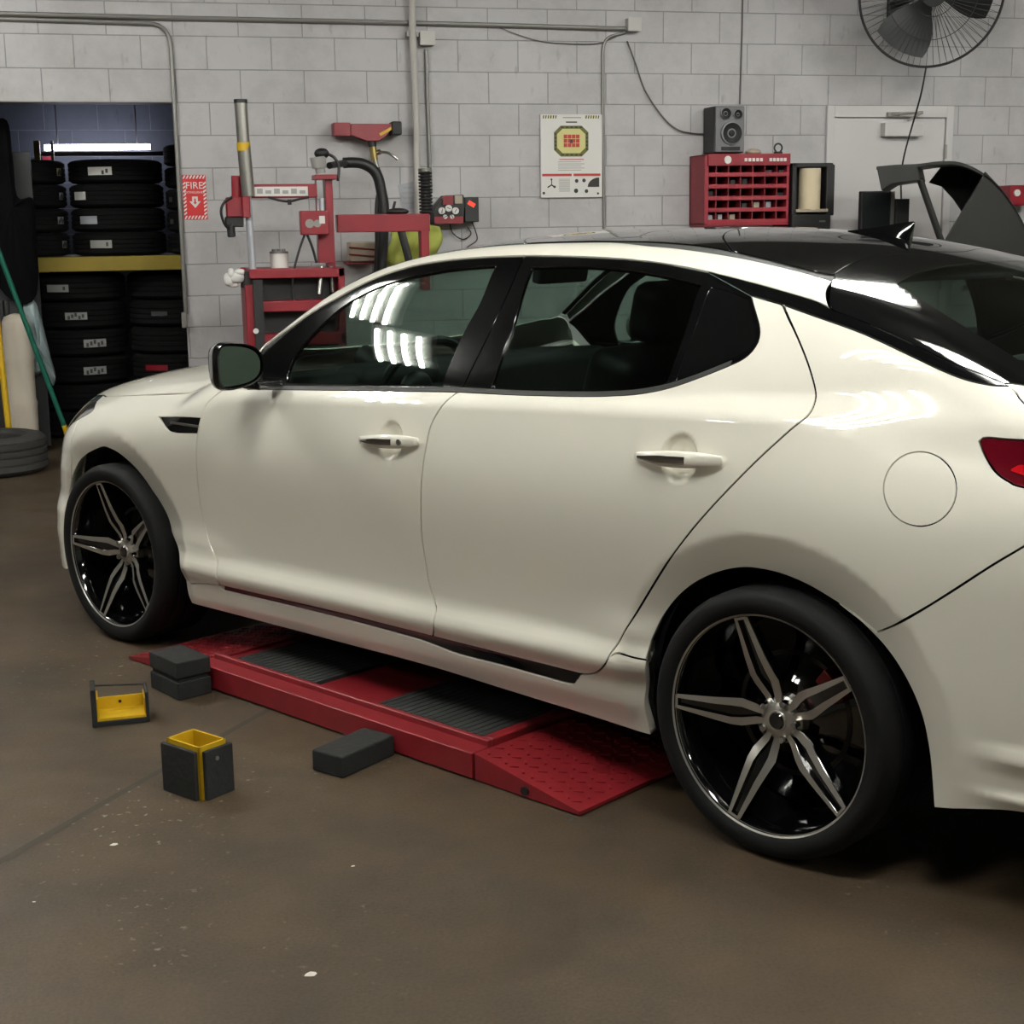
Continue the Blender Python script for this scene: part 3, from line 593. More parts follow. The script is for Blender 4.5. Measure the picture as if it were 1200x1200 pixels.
lens = patch('tail_lens', [[(.556, -.90, .975), (.575, -.89, .985), (.62, -.89, .973), (.70, -.87, .955), (.80, -.82, .940)], [(.80, -.82, .930), (.70, -.885, .943), (.60, -.90, .962), (.556, -.90, .972)]], (-.35, .93, 0), 'tail_bright', CAR, step=.01, gap=.0, feat=False, off=-.002)
# --- greenhouse
roofside = topz([(-2.03, -.715), (-1.93, -.690), (-1.80, -.655), (-1.66, -.612), (-1.50, -.565), (-1.35, -.538), (-1.20, -.524), (-1.05, -.518), (-.90, -.517)])+b['rail_top']
roofside = [p for p in roofside]
railq = patch('roof_rail', [b['rail_bot'], b['rail_end'], roofside[::-1]], (0, .75, -.66), 'paint', CAR, step=.018, feat=False)
mold = [(x, y+.045, z) for x, y, z in roofside if x < -.75]
moldtop = topz([(x, y+(.02 if x < -1.2 else .03)) for x, y, z in roofside if x < -.72])+b['mold_top'][1:]
patch('roof_molding', [roofside, [roofside[-1], moldtop[-1]], moldtop[::-1]], (0, .6, -.8), 'matte_black', CAR, step=.014, off=.004, gap=.0, feat=False)
hl = [(x, y) for x, y, z in moldtop]
def side_y(x): return float(np.interp(x, [p[0] for p in hl], [p[1] for p in hl]))
header = topz([(-1.12, side_y(-1.12)), (-1.22, -.38), (-1.285, -.2), (-1.305, 0), (-1.285, .2), (-1.22, .38), (-1.12, -side_y(-1.12))])
seamline = topz([(-.385, side_y(-.385)), (-.52, -.36), (-.60, -.2), (-.625, 0), (-.60, .2), (-.52, .36), (-.385, -side_y(-.385))])
rg_top = b['rglass_top'][:-1]; rg_full = rg_top+[(-.018, 0, 1.39)]+mir(rg_top)
sl = lambda x0, x1: [p for p in moldtop if x0 < p[0] < x1]
s1 = [header[0]]+sl(-1.11, -.395)+[seamline[0]]; s2 = [seamline[0]]+sl(-.375, -.07)+[rg_full[0]]
patch('roof_panel', [s1, seamline, mir(s1), header[::-1]], (0, 0, -1), 'roof_black', CAR, step=.03, feat=False, mirror=False, label='gloss black front roof glass')
patch('roof_panel', [s2, rg_full, mir(s2), seamline[::-1]], (0, 0, -1), 'roof_black', CAR, step=.03, feat=False, mirror=False, label='gloss black rear roof panel')
cowl = topz([(-2.06, -.70), (-2.22, -.5), (-2.32, -.25), (-2.35, 0), (-2.32, .25), (-2.22, .5), (-2.06, .70)])
s0 = [cowl[0]]+[p for p in moldtop if -2.0 < p[0] < -1.13]+[header[0]]
patch('windshield', [s0, header, mir(s0), cowl[::-1]], (.45, 0, -.89), 'g_screen', CAR, step=.03, thick=.005, depth=.005, feat=False, mirror=False)
rgs = b['rglass_side']; gl_low = [rgs[-1], (.56, -.62, 1.13), (.66, -.38, 1.128), (.70, 0, 1.128), (.66, .38, 1.128), (.56, .62, 1.13), mir(rgs)[0]]
# rear window: clear centre inside a black printed border
rim_s = [rg_full, mir(rgs), gl_low[::-1], rgs[::-1]]
inn_t = topz([(.075, -.50), (.055, -.32), (.065, 0), (.055, .32), (.075, .50)]); inn_b = topz([(.43, .60), (.56, .34), (.60, 0), (.56, -.34), (.43, -.60)])
inner = [inn_t, [inn_t[-1], (.25, .57, 1.25), inn_b[0]], inn_b, [inn_b[-1], (.25, -.57, 1.25), inn_t[0]]]
rw = patch('rear_window', rim_s, (-.25, 0, -.97), 'roof_black', CAR, step=.025, depth=.005, feat=False, mirror=False, holes=[inner], label='rear window with black printed border')[0]
patch('window_glass', inner, (-.25, 0, -.97), 'g_screen', rw, step=.03, thick=.004, depth=.004, gap=.0, feat=False, mirror=False)
patch('pillar_trim', [b['strip_c_bot'], [b['strip_c_bot'][-1], rgs[-1]], rgs[3:][::-1], b['rail_bot'][-5:][::-1], [b['rail_bot'][-5], b['strip_c_bot'][0]]], (0, .85, -.53), 'gloss_black', CAR, step=.012, off=-.002, gap=.001, feat=False, label='gloss black strip down the rear pillar')
bp = b['bpillar']
top_i = min(range(len(b['rail_bot'])), key=lambda i: abs(b['rail_bot'][i][0]-bp[-1][0]))
ff = patch('window_frame', [b['rail_bot'][:top_i]+[bp[-1]], bp[::-1], b['belt_front'][1:][::-1], [b['belt_front'][1], b['rail_bot'][0]]], (0, .93, -.36), 'gloss_black', CAR, holes=[[b['glass_f'][:11], b['glass_f'][10:15], b['glass_f'][14:]+b['glass_f'][:1]]], step=.02, depth=.012, off=.004, feat=False, label='gloss black front door window frame')
rf = patch('window_frame', [[bp[-1]]+b['rail_bot'][top_i+1:-4], [b['rail_bot'][-5], b['belt_rear'][-1]], b['belt_rear'][::-1], bp], (0, .93, -.36), 'gloss_black', CAR, holes=[[b['glass_r'][:4], b['glass_r'][3:9], b['glass_r'][8:11], b['glass_r'][10:]+b['glass_r'][:1]], [b['glass_q'][:3], b['glass_q'][2:5], b['glass_q'][4:7], b['glass_q'][6:]+b['glass_q'][:1]]], step=.02, depth=.012, off=.004, feat=False, label='gloss black rear door window frame')
patch('door_glass', [b['glass_f'][:11], b['glass_f'][10:15], b['glass_f'][14:]+b['glass_f'][:1]], (0, .93, -.36), 'g_front', CAR, step=.03, off=.009, gap=-.002, thick=.004, depth=.004, feat=False, label='front door window glass')
patch('door_glass', [b['glass_r'][:4], b['glass_r'][3:9], b['glass_r'][8:11], b['glass_r'][10:]+b['glass_r'][:1]], (0, .93, -.36), 'g_rear', CAR, step=.03, off=.009, gap=-.002, thick=.004, depth=.004, feat=False, label='rear door window glass')
patch('quarter_glass', [b['glass_q'][:3], b['glass_q'][2:5], b['glass_q'][4:7], b['glass_q'][6:]+b['glass_q'][:1]], (0, .93, -.36), 'roof_black', CAR, step=.03, off=.006, gap=-.001, depth=.004, feat=False, label='black fixed quarter window')
lowbelt = [(x, y, z+.016) for x, y, z in b['belt_front'][2:]]
patch('belt_molding', [b['belt_front'][1:]+b['belt_rear'][1:8], [(p[0], p[1], p[2]+.013) for p in (b['belt_front'][1:]+b['belt_rear'][1:8])][::-1]], (0, .95, -.3), 'matte_black', CAR, step=.012, off=.001, gap=0, feat=False, label='matte black strip under the side windows')
# --- hood, nose, tail
nose = [hoodline[-1]]+topz([(-3.32, -.6), (-3.46, -.4), (-3.53, -.2), (-3.555, 0), (-3.53, .2), (-3.46, .4), (-3.32, .6)])+[mir(hoodline)[0]]
patch('hood', [hoodline[::-1], [hoodline[0]]+cowl+[mir(hoodline)[-1]], mir(hoodline)[::-1], nose[::-1]], (.1, 0, -1), 'paint', CAR, step=.03, feat=False, mirror=False)
lamp = [b['headlight'][0], hoodline[-1], nose[1], nose[2], (-3.47, -.56, .72), (-3.30, -.74, .715), b['headlight'][3]]
patch('headlight', [[hoodline[-1]]+nose[1:3], [nose[2], (-3.50, -.52, .705)], [(-3.50, -.52, .705), (-3.30, -.74, .70), b['headlight'][3]], lampseam[::-1], [b['headlight'][0], hoodline[-1]]], (.35, .75, -.55), 'lamp_clear', CAR, step=.02, gap=.002, feat=False, label='clear headlight at the front corner')
nb_l = [b['headlight'][3], (-3.30, -.74, .70), (-3.50, -.52, .705)]
fb_in = [(-3.50, -.52, .705), (-3.58, -.50, .5), (-3.56, -.50, .2)]
fb_low = [(-3.56, -.50, .2), (-3.40, -.72, .19), (-3.22, -.82, .19), fa[0]]
patch('front_bumper', [nb_l, fb_in, fb_low, fa[:cut+1], bumpseam[::-1]], (.5, .86, -.05), 'paint', CAR, step=.02, feat=False, depth=.02, t_back=.5)
patch('front_grille', [nose[2:-2], [nose[-3], (-3.50, .52, .705)], [(-3.50, .52, .705), (-3.58, .5, .5), (-3.56, .5, .2)], [(-3.56, .5, .2), (-3.60, 0, .2), (-3.56, -.5, .2)], [(-3.56, -.5, .2), (-3.58, -.5, .5), (-3.50, -.52, .705)], [(-3.50, -.52, .705), nose[2]]], (1, 0, -.1), 'matte_black', CAR, step=.04, feat=False, mirror=False, t_back=.5)
deck_s = [gl_low[0]]+trunk_s[1:]
patch('trunk_lid', [gl_low, mir(deck_s)[::-1], [mir(deck_s)[0], *[rearlip(v) for v in LIP], deck_s[-1]], deck_s[::-1]], (0, 0, -1), 'paint', CAR, step=.03, feat=False, mirror=False)

rl = [trunk_s[-1], *[rearlip(-v) for v in LIP], mir(trunk_s)[0]]; ce = [corner(1.035), corner(.912), corner(.7), corner(.45), corner(.27)]
patch('rear_panel', [rl, [rl[-1], mir(ce)[-1]], mir(ce)[::-1], [mir(ce)[0], (1.03, .4, .27), (1.05, 0, .27), (1.03, -.4, .27), ce[-1]], ce[::-1], [ce[0], rl[0]]], (-1, 0, -.05), 'paint', CAR, step=.03, feat=False, mirror=False, t_back=.5)
lip = lambda x, z: [tuple(onsurf([(x, v, z)], (-.62, 0, -.78))[0]) for v in (-.60, -.45, -.3, -.15, 0, .15, .3, .45, .60)]
la, lb = lip(.93, 1.16), lip(1.10, 1.03)
patch('trunk_lip', [la, [la[-1], lb[-1]], lb[::-1], [lb[0], la[0]]], (-.62, 0, -.78), 'paint', CAR, step=.025, off=-.003, gap=0, feat=False, mirror=False)
# --- dark inner body seen through the shut lines and the glass
inn_side = [fa[cut:][1:-1], b['sill'], ra[::1], [ra[-1], (.55, -.8, .24), (.95, -.66, .3)], [(.95, -.66, .3), (1.0, -.68, .95)], [(1.0, -.68, .95), (.70, -.76, 1.07), b['strip_c_bot'][-1]], b['strip_c_bot'][::-1], b['belt_rear'][:-1][::-1], b['belt_front'][::-1], [b['belt_front'][0], (-2.5, -.86, .90), (-2.95, -.82, .84)], [(-2.95, -.82, .84), fa[cut+1]]]
patch('body_shell', inn_side, (0, 1, 0), 'dark_shell', CAR, step=.05, off=.035, gap=.004, depth=.01, feat=False, both=True)
patch('roof_lining', [topz([(-1.12, -.50), (-1.30, 0), (-1.12, .50)]), topz([(-1.12, .50), (-.5, .46), (-.02, .5)]), topz([(-.02, .5), (.08, 0), (-.02, -.5)]), topz([(-.02, -.5), (-.5, -.46), (-1.12, -.5)])], (0, 0, -1), 'cabin', CAR, step=.06, off=.03, depth=.01, feat=False, mirror=False, both=True)
# --- floor pan, arches, cabin
mb = MB(); mb.box((-1.35, 0, .27), (1.75, 1.56, .10)); mb.box((-1.4, 0, .25), (3.6, .86, .12)); mb.box((.62, 0, .30), (.55, 1.2, .14)); mb.box((-3.25, 0, .28), (.36, 1.2, .12))
mb.build('floor_pan', 'dark_shell', CAR, local=True)
for cx in (RX, FX):
    for s in (-1, 1):
        mb = MB(); pr = [(.40, -.02), (.405, .36)]
        n = 28; vs = []; fs = []
        for i in range(n+1):
            a = math.radians(-12+204*i/n)
            vs += [(cx+.405*math.cos(a), s*.775, RZ+.405*math.sin(a)), (cx+.40*math.cos(a), s*.50, RZ+.40*math.sin(a))]
        fs = [(2*i, 2*i+1, 2*i+3, 2*i+2) for i in range(n)]
        mb.add(vs, fs); mb.add([(cx+.40*math.cos(math.radians(-12+204*i/n)), s*.50, RZ+.40*math.sin(math.radians(-12+204*i/n))) for i in range(n+1)], [tuple(range(n+1))])
        mb.build('wheel_arch_liner', 'liner', CAR, local=True)
def soft(name, mt, pts, parent, r=.03):
    mb = MB()
    for c, d, rot in pts: mb.box(c, d, rot=rot)
    return mb.build(name, mt, parent, local=True, bevel=r, seg=3)
ry = lambda a: Matrix.Rotation(math.radians(a), 3, 'Y')
for s in (-1, 1):
    st = soft('front_seat', 'seat', [((-1.10, s*.37, .52), (.52, .50, .16), ry(-6)), ((-.80, s*.37, .83), (.16, .50, .64), ry(17))], CAR, .05)
    soft('headrest', 'seat', [((-.675, s*.37, 1.235), (.12, .29, .17), ry(12))], st, .045)
rs = soft('rear_seat', 'seat', [((-.10, 0, .50), (.5, 1.34, .18), None), ((.20, 0, .80), (.18, 1.34, .60), ry(24))], CAR, .05)
for s in (-1, 1): soft('headrest', 'seat', [((.335, s*.36, 1.10), (.12, .26, .12), ry(20))], rs, .04)
soft('parcel_shelf', 'cabin', [((.46, 0, 1.035), (.36, 1.22, .03), None)], CAR, .01)
dash = soft('dashboard', 'cabin', [((-2.02, 0, .90), (.46, 1.50, .20), ry(-4)), ((-1.86, -.38, .98), (.20, .36, .10), None)], CAR, .05)
mb = MB(); Rm = Matrix.Rotation(math.radians(24), 3, 'Y'); c0 = Vector((-1.70, -.38, .945))
mb.tube([c0+Rm @ Vector((0, .185*math.cos(2*PI*i/36), .185*math.sin(2*PI*i/36))) for i in range(36)], .016, 8, closed=True)
for a in (0, 180, 270): mb.cyl(c0+Vector((-.02, 0, 0)), c0+Rm @ Vector((0, .18*math.cos(math.radians(a)), .18*math.sin(math.radians(a)))), .02, .014, 8)
mb.ell(c0+Vector((-.02, 0, 0)), (.035, .07, .065)); mb.cyl(c0+Vector((-.02, 0, 0)), c0+Vector((-.28, 0, .10)), .03, .04, 12)
mb.build('steering_wheel', 'black', CAR, local=True)
mb = MB(); mb.box((-1.42, 0, 1.32), (.04, .24, .07), rot=ry(10)); mb.cyl((-1.44, 0, 1.33), (-1.46, 0, 1.41), .012)
mb.build('rear_view_mirror', 'black', CAR, local=True, bevel=.01)
# --- door mirrors
for s in (-1, 1):
    C = Vector((-1.818, s*1.004, 1.069)); nr = Vector((.965, s*.18, .03)).normalized(); U = Vector((nr.y, -nr.x, 0)).normalized()*s; V = Vector((0, 0, 1))
    def outl(sc_):
        pts = []
        for i in range(36):
            a = 2*PI*i/36; ca, sa = math.cos(a), math.sin(a); u = math.copysign(abs(ca)**(.55 if ca < 0 else .85), ca); v = math.copysign(abs(sa)**.62, sa)
            pts.append(U*(u*.078*sc_)+V*((v*.068+(-u*.010 if v > 0 else u*.012))*sc_))
        return pts
    def shell(name, mt, secs, parent, sharp=50, nv=None):
        mb = MB(); vs = []
        for dep, sc_ in secs: vs += [C+(p if nv is None else p-nr*(p.dot(nv)/nr.dot(nv)))+nr*dep for p in outl(sc_)]
        k = len(secs); mb.add(vs, [(q*36+i, q*36+(i+1) % 36, (q+1)*36+(i+1) % 36, (q+1)*36+i) for q in range(k-1) for i in range(36)]+[tuple(range(36)), tuple((k-1)*36+i for i in range(36))])
        return mb.build(name, mt, parent, local=True, sharp=sharp)
    o = shell('door_mirror', 'gloss_black', [(-.030, .86), (.0, .92), (.0, .985), (-.012, 1.01), (-.030, 1.03)], CAR)
    shell('mirror_cap', 'mirror_shell', [(-.030, 1.03), (-.05, 1.02), (-.075, .93), (-.095, .72), (-.105, .42), (-.108, .1)], o)
    shell('mirror_glass', 'mirror', [(-.022, .84), (-.016, .84)], o, nv=Vector((.935, s*.345, .04)).normalized())
    mb = MB(); mb.box((-1.85, s*.905, 1.004), (.09, .10, .028)); mb.build('mirror_stalk', 'gloss_black', o, local=True, bevel=.008)
# --- door handles: grip with a chrome insert, standing off the cup
def handle(door, x0, z0, x1, z1, lock):
    s = -1 if door.data.vertices[0].co.y < 0 else 1
    ya, yz = (float(np.abs(onsurf([(x, -1.0, z)], (0, 1, 0))[0][1])) for x, z in ((x0, z0), (x1, z1)))
    n = 20; k = 14; vs = []; fs = []
    for i in range(n+1):
        t = i/n; x = x0+(x1-x0)*t; z = z0+(z1-z0)*t
        h = .0045+.0165*math.sin(PI*min(1, (t*.9+.06)))**.55*(.75+.4*t); 
        yb = ya+(yz-ya)*t
        o_ = yb+.004+.020*math.sin(PI*(.04+.92*t))**.6
        for j in range(k):
            a = 2*PI*j/k; vs.append((x, s*(o_+.011*math.cos(a)*min(1, .3+3*t, .3+3*(1-t))), z+h*math.sin(a)))
    fs = [(i*k+j, i*k+(j+1) % k, (i+1)*k+(j+1) % k, (i+1)*k+j) for i in range(n) for j in range(k)]+[tuple(range(k)), tuple(range(n*k, (n+1)*k))]
    mb = MB(); mb.add(vs, fs); h = mb.build('door_handle', 'paint', door, local=True, sharp=80)
    mb = MB(); vs = []
    for i in range(1, 14):
        t = i/20; x = x0+(x1-x0)*t; z = z0+(z1-z0)*t; hh = .0018+.0066*min(1, t*3)
        yb = ya+(yz-ya)*t
        y = yb+.004+.020*math.sin(PI*(.04+.92*t))**.6+.0105*min(1, .3+3*t)
        vs += [(x, s*(y+.001), z+hh), (x, s*(y+.0018), z), (x, s*(y+.001), z-hh), (x, s*(y-.006), z-hh), (x, s*(y-.006), z+hh)]
    fs = [(5*i+j, 5*i+(j+1) % 5, 5*(i+1)+(j+1) % 5, 5*(i+1)+j) for i in range(12) for j in range(5)]+[(0, 1, 2, 3, 4), tuple(range(60, 65))]
    mb.add(vs, fs); q = mb.build('handle_strip', 'chrome', h, local=True, sharp=20); q['label'] = 'chrome strip'
    if lock:
        mb = MB(); x = x0+(x1-x0)*.77; z = z0+(z1-z0)*.77; mb.cyl((x, s*(yz+.012), z), (x, s*(yz+.0335), z), .0085, n=20); mb.build('key_lock', 'steel', h, local=True)
for d in fdoor: handle(d, -1.394, .872, -1.147, .889, True)
for d in rdoor: handle(d, -.382, .925, -.132, .937, False)
# --- shark fin aerial
fx, fy = -.225, 0.
zf = topz([(fx, fy)])[0][2]
mb = MB(); secs = [(-.13, .003, .006), (-.08, .014, .015), (-.03, .019, .027), (.02, .021, .040), (.055, .019, .051), (.060, .014, .050)]
vs = []; k = 12
for dx, hw, hh in secs:
    zz = topz([(fx+dx, fy)])[0][2]
    for j in range(k):
        a = PI*j/(k-1); c_ = math.cos(a); s_ = math.sin(a); vs.append((fx+dx+.014*s_ if dx > .03 else fx+dx, fy+hw*c_*(1-.82*s_), zz-.004+hh*s_**.8))
mb.add(vs, [(i*k+j, i*k+j+1, (i+1)*k+j+1, (i+1)*k+j) for i in range(len(secs)-1) for j in range(k-1)]+[tuple(range((len(secs)-1)*k, len(secs)*k)), tuple(range(k))])
mb.build('shark_fin_aerial', 'gloss_black', CAR, local=True, sharp=70)
# ------------------------------------------------------------------ wheels (axis along y, outer face towards s)
def wheel(cx, s, a0, toe=0):
    w = bpy.data.objects.new('wheel', None); COL.objects.link(w); w.parent = CAR; w.location = (cx, s*.90, RZ); w.rotation_euler = (0, 0, toe)
    w['label'] = ('rear' if cx > -1 else 'front')+' wheel, '+('near' if s < 0 else 'far')+' side'
    i = -s                                                # inward
    mb = MB(); prof = [(.262, .004), (.270, -.004), (.286, -.010), (.302, -.010), (.313, -.004), (.3205, .010)]
    for g in range(4):
        y = .032+g*.052; prof += [(.3245, y-.012), (.3250, y+.026), (.3185, y+.028), (.3185, y+.036), (.3245, y+.038)]
    prof += [(.3205, .238), (.312, .250), (.29, .256), (.262, .245)]
    mb.lathe(prof, ax=(0, i, 0), n=96, closed=True); t = mb.build('tyre', 'tyre', w, local=True, sharp=50)
    # shoulder sipes
    mb = MB(); prof = [(.2625, .0), (.2665, -.003), (.2665, .004), (.2610, .006), (.2555, .014), (.2500, .050), (.2420, .10), (.2380, .20), (.236, .235), (.262, .240)]
    mi0 = len(mb.f); mb.lathe(prof, ax=(0, i, 0), n=96); nf = 96
    for q in range(len(mb.f)): mb.m[q] = 1 if q < 3*nf else 0
    mb.lathe([(.0, .095), (.09, .095), (.12, .12), (.236, .16)], ax=(0, i, 0), n=48, mi=0)
    mb.build('rim', ['rim_black', 'machined'], w, local=True, sharp=30)
    R = [.030, .062, .095, .118, .160, .258]; HW = [.016, .026, .0355, .0345, .0295, .0195]; GP = [.002, .005, .0125, .0140, .0115, .0085]
    Y = [.060, .058, .046, .034, .022, .0025]; DP = [.05, .05, .045, .04, .04, .035]
    for q in range(5):
        a = math.radians(a0-72*q); er = Vector((math.cos(a), 0, math.sin(a))); et = Vector((-math.sin(a), 0, math.cos(a))); ey = Vector((0, i, 0))
        mb = MB(); n = len(R)
        for side in (-1, 1):
            vs = []
            for k in range(n):
                for (tt, dy) in ((GP[k], .010), (GP[k], .0008), (GP[k]+.0006, 0), (HW[k]-.0012, 0.0022), (HW[k], .004), (HW[k]*.82, DP[k])):
                    vs.append(er*R[k]+et*side*tt+ey*(Y[k]+dy))
            L = 6
            for j in range(L-1):
                fs = [(k*L+j, k*L+j+1, (k+1)*L+j+1, (k+1)*L+j) for k in range(n-1)]
                mb.add(vs, fs, 1 if j in (2,) else 0)
            mb.add(vs, [tuple((n-1)*L+j for j in range(L))], 0)
        vs = []                                           # dark channel between the two blades
        for k in range(n): vs += [er*R[k]-et*(GP[k]+.001)+ey*(Y[k]+.010), er*R[k]+et*(GP[k]+.001)+ey*(Y[k]+.010)]
        mb.add(vs, [(2*k, 2*k+1, 2*k+3, 2*k+2) for k in range(n-1)], 0)
        e0, e1 = .2535, .2600                             # closed tip
        mb.add([er*e0-et*GP[-1]+ey*.003, er*e0+et*GP[-1]+ey*.003, er*e1+et*.0185+ey*.0015, er*e1-et*.0185+ey*.0015], [(0, 1, 2, 3)], 1)
        vs = []
        for k in range(n): vs += [er*R[k]-et*HW[k]*.82+ey*(Y[k]+DP[k]), er*R[k]+et*HW[k]*.82+ey*(Y[k]+DP[k])]
        mb.add(vs, [(2*k, 2*k+1, 2*k+3, 2*k+2) for k in range(n-1)], 0)
        mb.build('spoke', ['rim_black', 'machined'], w, local=True, sharp=25)
    mb = MB(); mb.lathe([(.0, .050), (.024, .050), (.026, .053), (.034, .056), (.044, .060), (.058, .072), (.062, .10)], ax=(0, i, 0), n=40)
    mb.build('hub', 'machined', w, local=True, sharp=30)
    mb = MB(); mb.lathe([(.0, .046), (.018, .046), (.021, .050), (.021, .056)], ax=(0, i, 0), n=32); mb.build('center_cap', 'rim_black', w, local=True)
    for q in range(5):
        a = math.radians(a0+36-72*q); mb = MB(); c_ = Vector((.046*math.cos(a), 0, .046*math.sin(a)))
        mb.cyl(c_+Vector((0, i*.048, 0)), c_+Vector((0, i*.075, 0)), .0085, .0095, 6); mb.build('lug_nut', 'chrome', w, local=True)
    mb = MB(); mb.lathe([(.06, .128), (.155, .128), (.155, .15), (.06, .15)], ax=(0, i, 0), n=64, closed=True); mb.build('brake_disc', 'disc', w, local=True)
    mb = MB()
    aa = [24+5*k for k in range(7)]
    poly = [(.172*math.cos(math.radians(q)), .172*math.sin(math.radians(q))) for q in aa]+[(.130*math.cos(math.radians(q)), .130*math.sin(math.radians(q))) for q in aa[::-1]]
    mb.prism(poly, (0, i*.085, 0), (1, 0, 0), (0, 0, 1), (0, i*.09, 0)); mb.build('brake_caliper', 'caliper', w, local=True, bevel=.006)
wheel(RX, -1, 107); wheel(FX, -1, 104, .02); wheel(RX, 1, 90); wheel(FX, 1, 80, .02)
# ------------------------------------------------------------------ the room
CH = 3.75; X0, X1, Y0 = -8.5, 8.5, -9.0
T = .20; DX0, DX1, DH = -3.75, -1.925, 2.25          # doorway into the tyre store
mb = MB(); mb.span((X0, Y0, -.1), (X1, YW+.02, 0)); mb.span((X0, YW+.02, -.1), (X1, 9.6, 0))
struct(mb.build('floor', 'floor', world_origin=True, flat=True))
mb = MB(); mb.span((X0, YW, 0), (DX0, YW+T, CH)); mb.span((DX1, YW, 0), (X1, YW+T, CH)); mb.span((DX0, YW, DH), (DX1, YW+T, CH))
wb = struct(mb.build('wall_back', 'wall', world_origin=True, flat=True))
for n, a, c_ in (('wall_left', (X0-.2, Y0, 0), (X0, YW+T, CH)), ('wall_right', (X1, Y0, 0), (X1+.2, YW+T, CH)), ('wall_front', (X0, Y0-.2, 0), (X1, Y0, CH))):
    mb = MB(); mb.span(a, c_); struct(mb.build(n, {'wall_right': 'side_wall', 'wall_front': 'front_wall'}.get(n, 'rear_wall'), world_origin=True, flat=True))
mb = MB(); mb.span((X0, Y0, CH), (X1, YW+T, CH+.1)); struct(mb.build('ceiling', 'ceiling', world_origin=True, flat=True))
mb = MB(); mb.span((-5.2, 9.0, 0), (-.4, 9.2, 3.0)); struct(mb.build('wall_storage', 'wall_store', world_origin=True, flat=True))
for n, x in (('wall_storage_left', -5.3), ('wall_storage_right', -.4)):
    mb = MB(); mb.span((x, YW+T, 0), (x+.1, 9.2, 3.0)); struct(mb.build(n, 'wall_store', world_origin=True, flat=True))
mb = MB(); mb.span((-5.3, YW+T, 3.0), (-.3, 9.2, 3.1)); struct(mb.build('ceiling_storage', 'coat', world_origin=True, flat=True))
# saw-cut joint in the slab
p0 = Vector((-2.512, -.057, 0)); p1 = Vector((-1.853, .849, 0)); d = (p1-p0).normalized(); nrm = Vector((-d.y, d.x, 0))*.011
q0 = p0-d*2.2; q1 = p1+d*.6
mb = MB(); mb.add([q0-nrm*1.2, q0+nrm*1.2, q1+nrm, q1-nrm], [(0, 1, 2, 3)]); mb.v = [Vector((v.x, v.y, .0012)) for v in mb.v]
o = struct(mb.build('trim_1', 'joint', world_origin=True, flat=True))
# white personnel door with frame in the back wall
A = at(965, 124, YW); Bq = at(1119, 124, YW); dl, dr, dt = A.x+.02, Bq.x-.02, A.z
dr_ = MB(); sl_, sr_, st_ = dl+.06, dr-.06, dt-.085
dr_.span((sl_, YW-.012, .01), (sr_, YW-.006, st_))
door = struct(dr_.build('door_1', 'door_paint', world_origin=True, bevel=.002))
mb = MB(); mb.span((dl, YW-.03, 0), (sl_-.005, YW, dt)); mb.span((sr_+.005, YW-.03, 0), (dr, YW, dt)); mb.span((sl_-.005, YW-.03, st_+.006), (sr_+.005, YW, dt))
mb.build('door_frame', 'door_paint', door, bevel=.003)
pc = at(1057, 152, YW-.05)
mb = MB(); mb.box((pc.x, YW-.05, pc.z), (.30, .07, .095)); o = mb.build('door_closer', 'door_paint', door, bevel=.006)
mb = MB(); mb.cyl((pc.x+.02, YW-.09, pc.z+.06), (pc.x+.12, YW-.12, pc.z+.115), .009); mb.cyl((pc.x+.12, YW-.12, pc.z+.115), (pc.x-.10, YW-.05, pc.z+.105), .009); mb.box((pc.x-.07, YW-.045, pc.z+.105), (.09, .03, .03))
mb.build('closer_arm', 'steel', o)
for z in (.3, 1.0, 1.93):
    mb = MB(); mb.cyl((sr_+.004, YW-.034, z-.05), (sr_+.004, YW-.034, z+.05), .009); mb.build('door_hinge', 'steel', door)
# ------------------------------------------------------------------ conduit, boxes and wires on the wall
def wp(px, py, off=.025): return at(px, py, YW-off)
def pipe(name, pts, r, mt, label, cat, off=None, group=None, clips=0):
    off = r*.97 if off is None else off
    path = [wp(x, y, off) for x, y in pts]; mb = MB(); mb.tube(path, r, 10); o = mb.build(name, mt); tag(o, label, cat, group)
    for i in range(clips): q = path[min(len(path)-1, int((i+.6)*len(path)/clips))]; m2 = MB(); m2.span((q.x-r*1.6, q.y-r*.4, q.z-.015), (q.x+r*1.6, YW, q.z+.015)); m2.build('pipe_clamp', 'galv', o)
    return o
def bend(a, c, e, n=8):
    a, c, e = Vector(a).to_2d(), Vector(c).to_2d(), Vector(e).to_2d(); return [tuple(a*(1-t)**2+c*2*t*(1-t)+e*t*t) for t in [i/n for i in range(n+1)]]
cdt = 'metal conduits on the back wall'
o = pipe('conduit', [(-60, 13.5), (0, 16), (200, 21), (400, 25), (600, 30), (733, 34)], .016, 'galv', 'long upper grey conduit running level into the right junction box', 'conduit', group=cdt)
pipe('conduit', [(-60, 20.5), (0, 22), (100, 25)]+bend((175, 27.5), (199, 29), (200.5, 58))+[(204, 120), (212, 260), (218, 368)], .014, 'galv', 'conduit bending down beside the storeroom doorway', 'conduit', off=.0145, group=cdt)
pipe('conduit', [(0, 0)]*0+[(733, 38), (722, 41)]+bend((718, 42), (707, 45), (706.5, 60))+[(706.5, 130), (708, 268)], .011, 'galv', 'thin conduit dropping from the right junction box past the poster', 'conduit', group=cdt)
pipe('conduit', [(482.5, -40), (483.5, 40), (487, 120), (490, 262)], .024, 'conduit', 'thick pale pipe running up the wall beside the hose hanger', 'conduit', off=.058, group=cdt, clips=2)
pipe('conduit', [(499.5, 58), (501, 120), (505, 226)], .013, 'galv', 'conduit dropping below the left junction box', 'conduit', group=cdt)
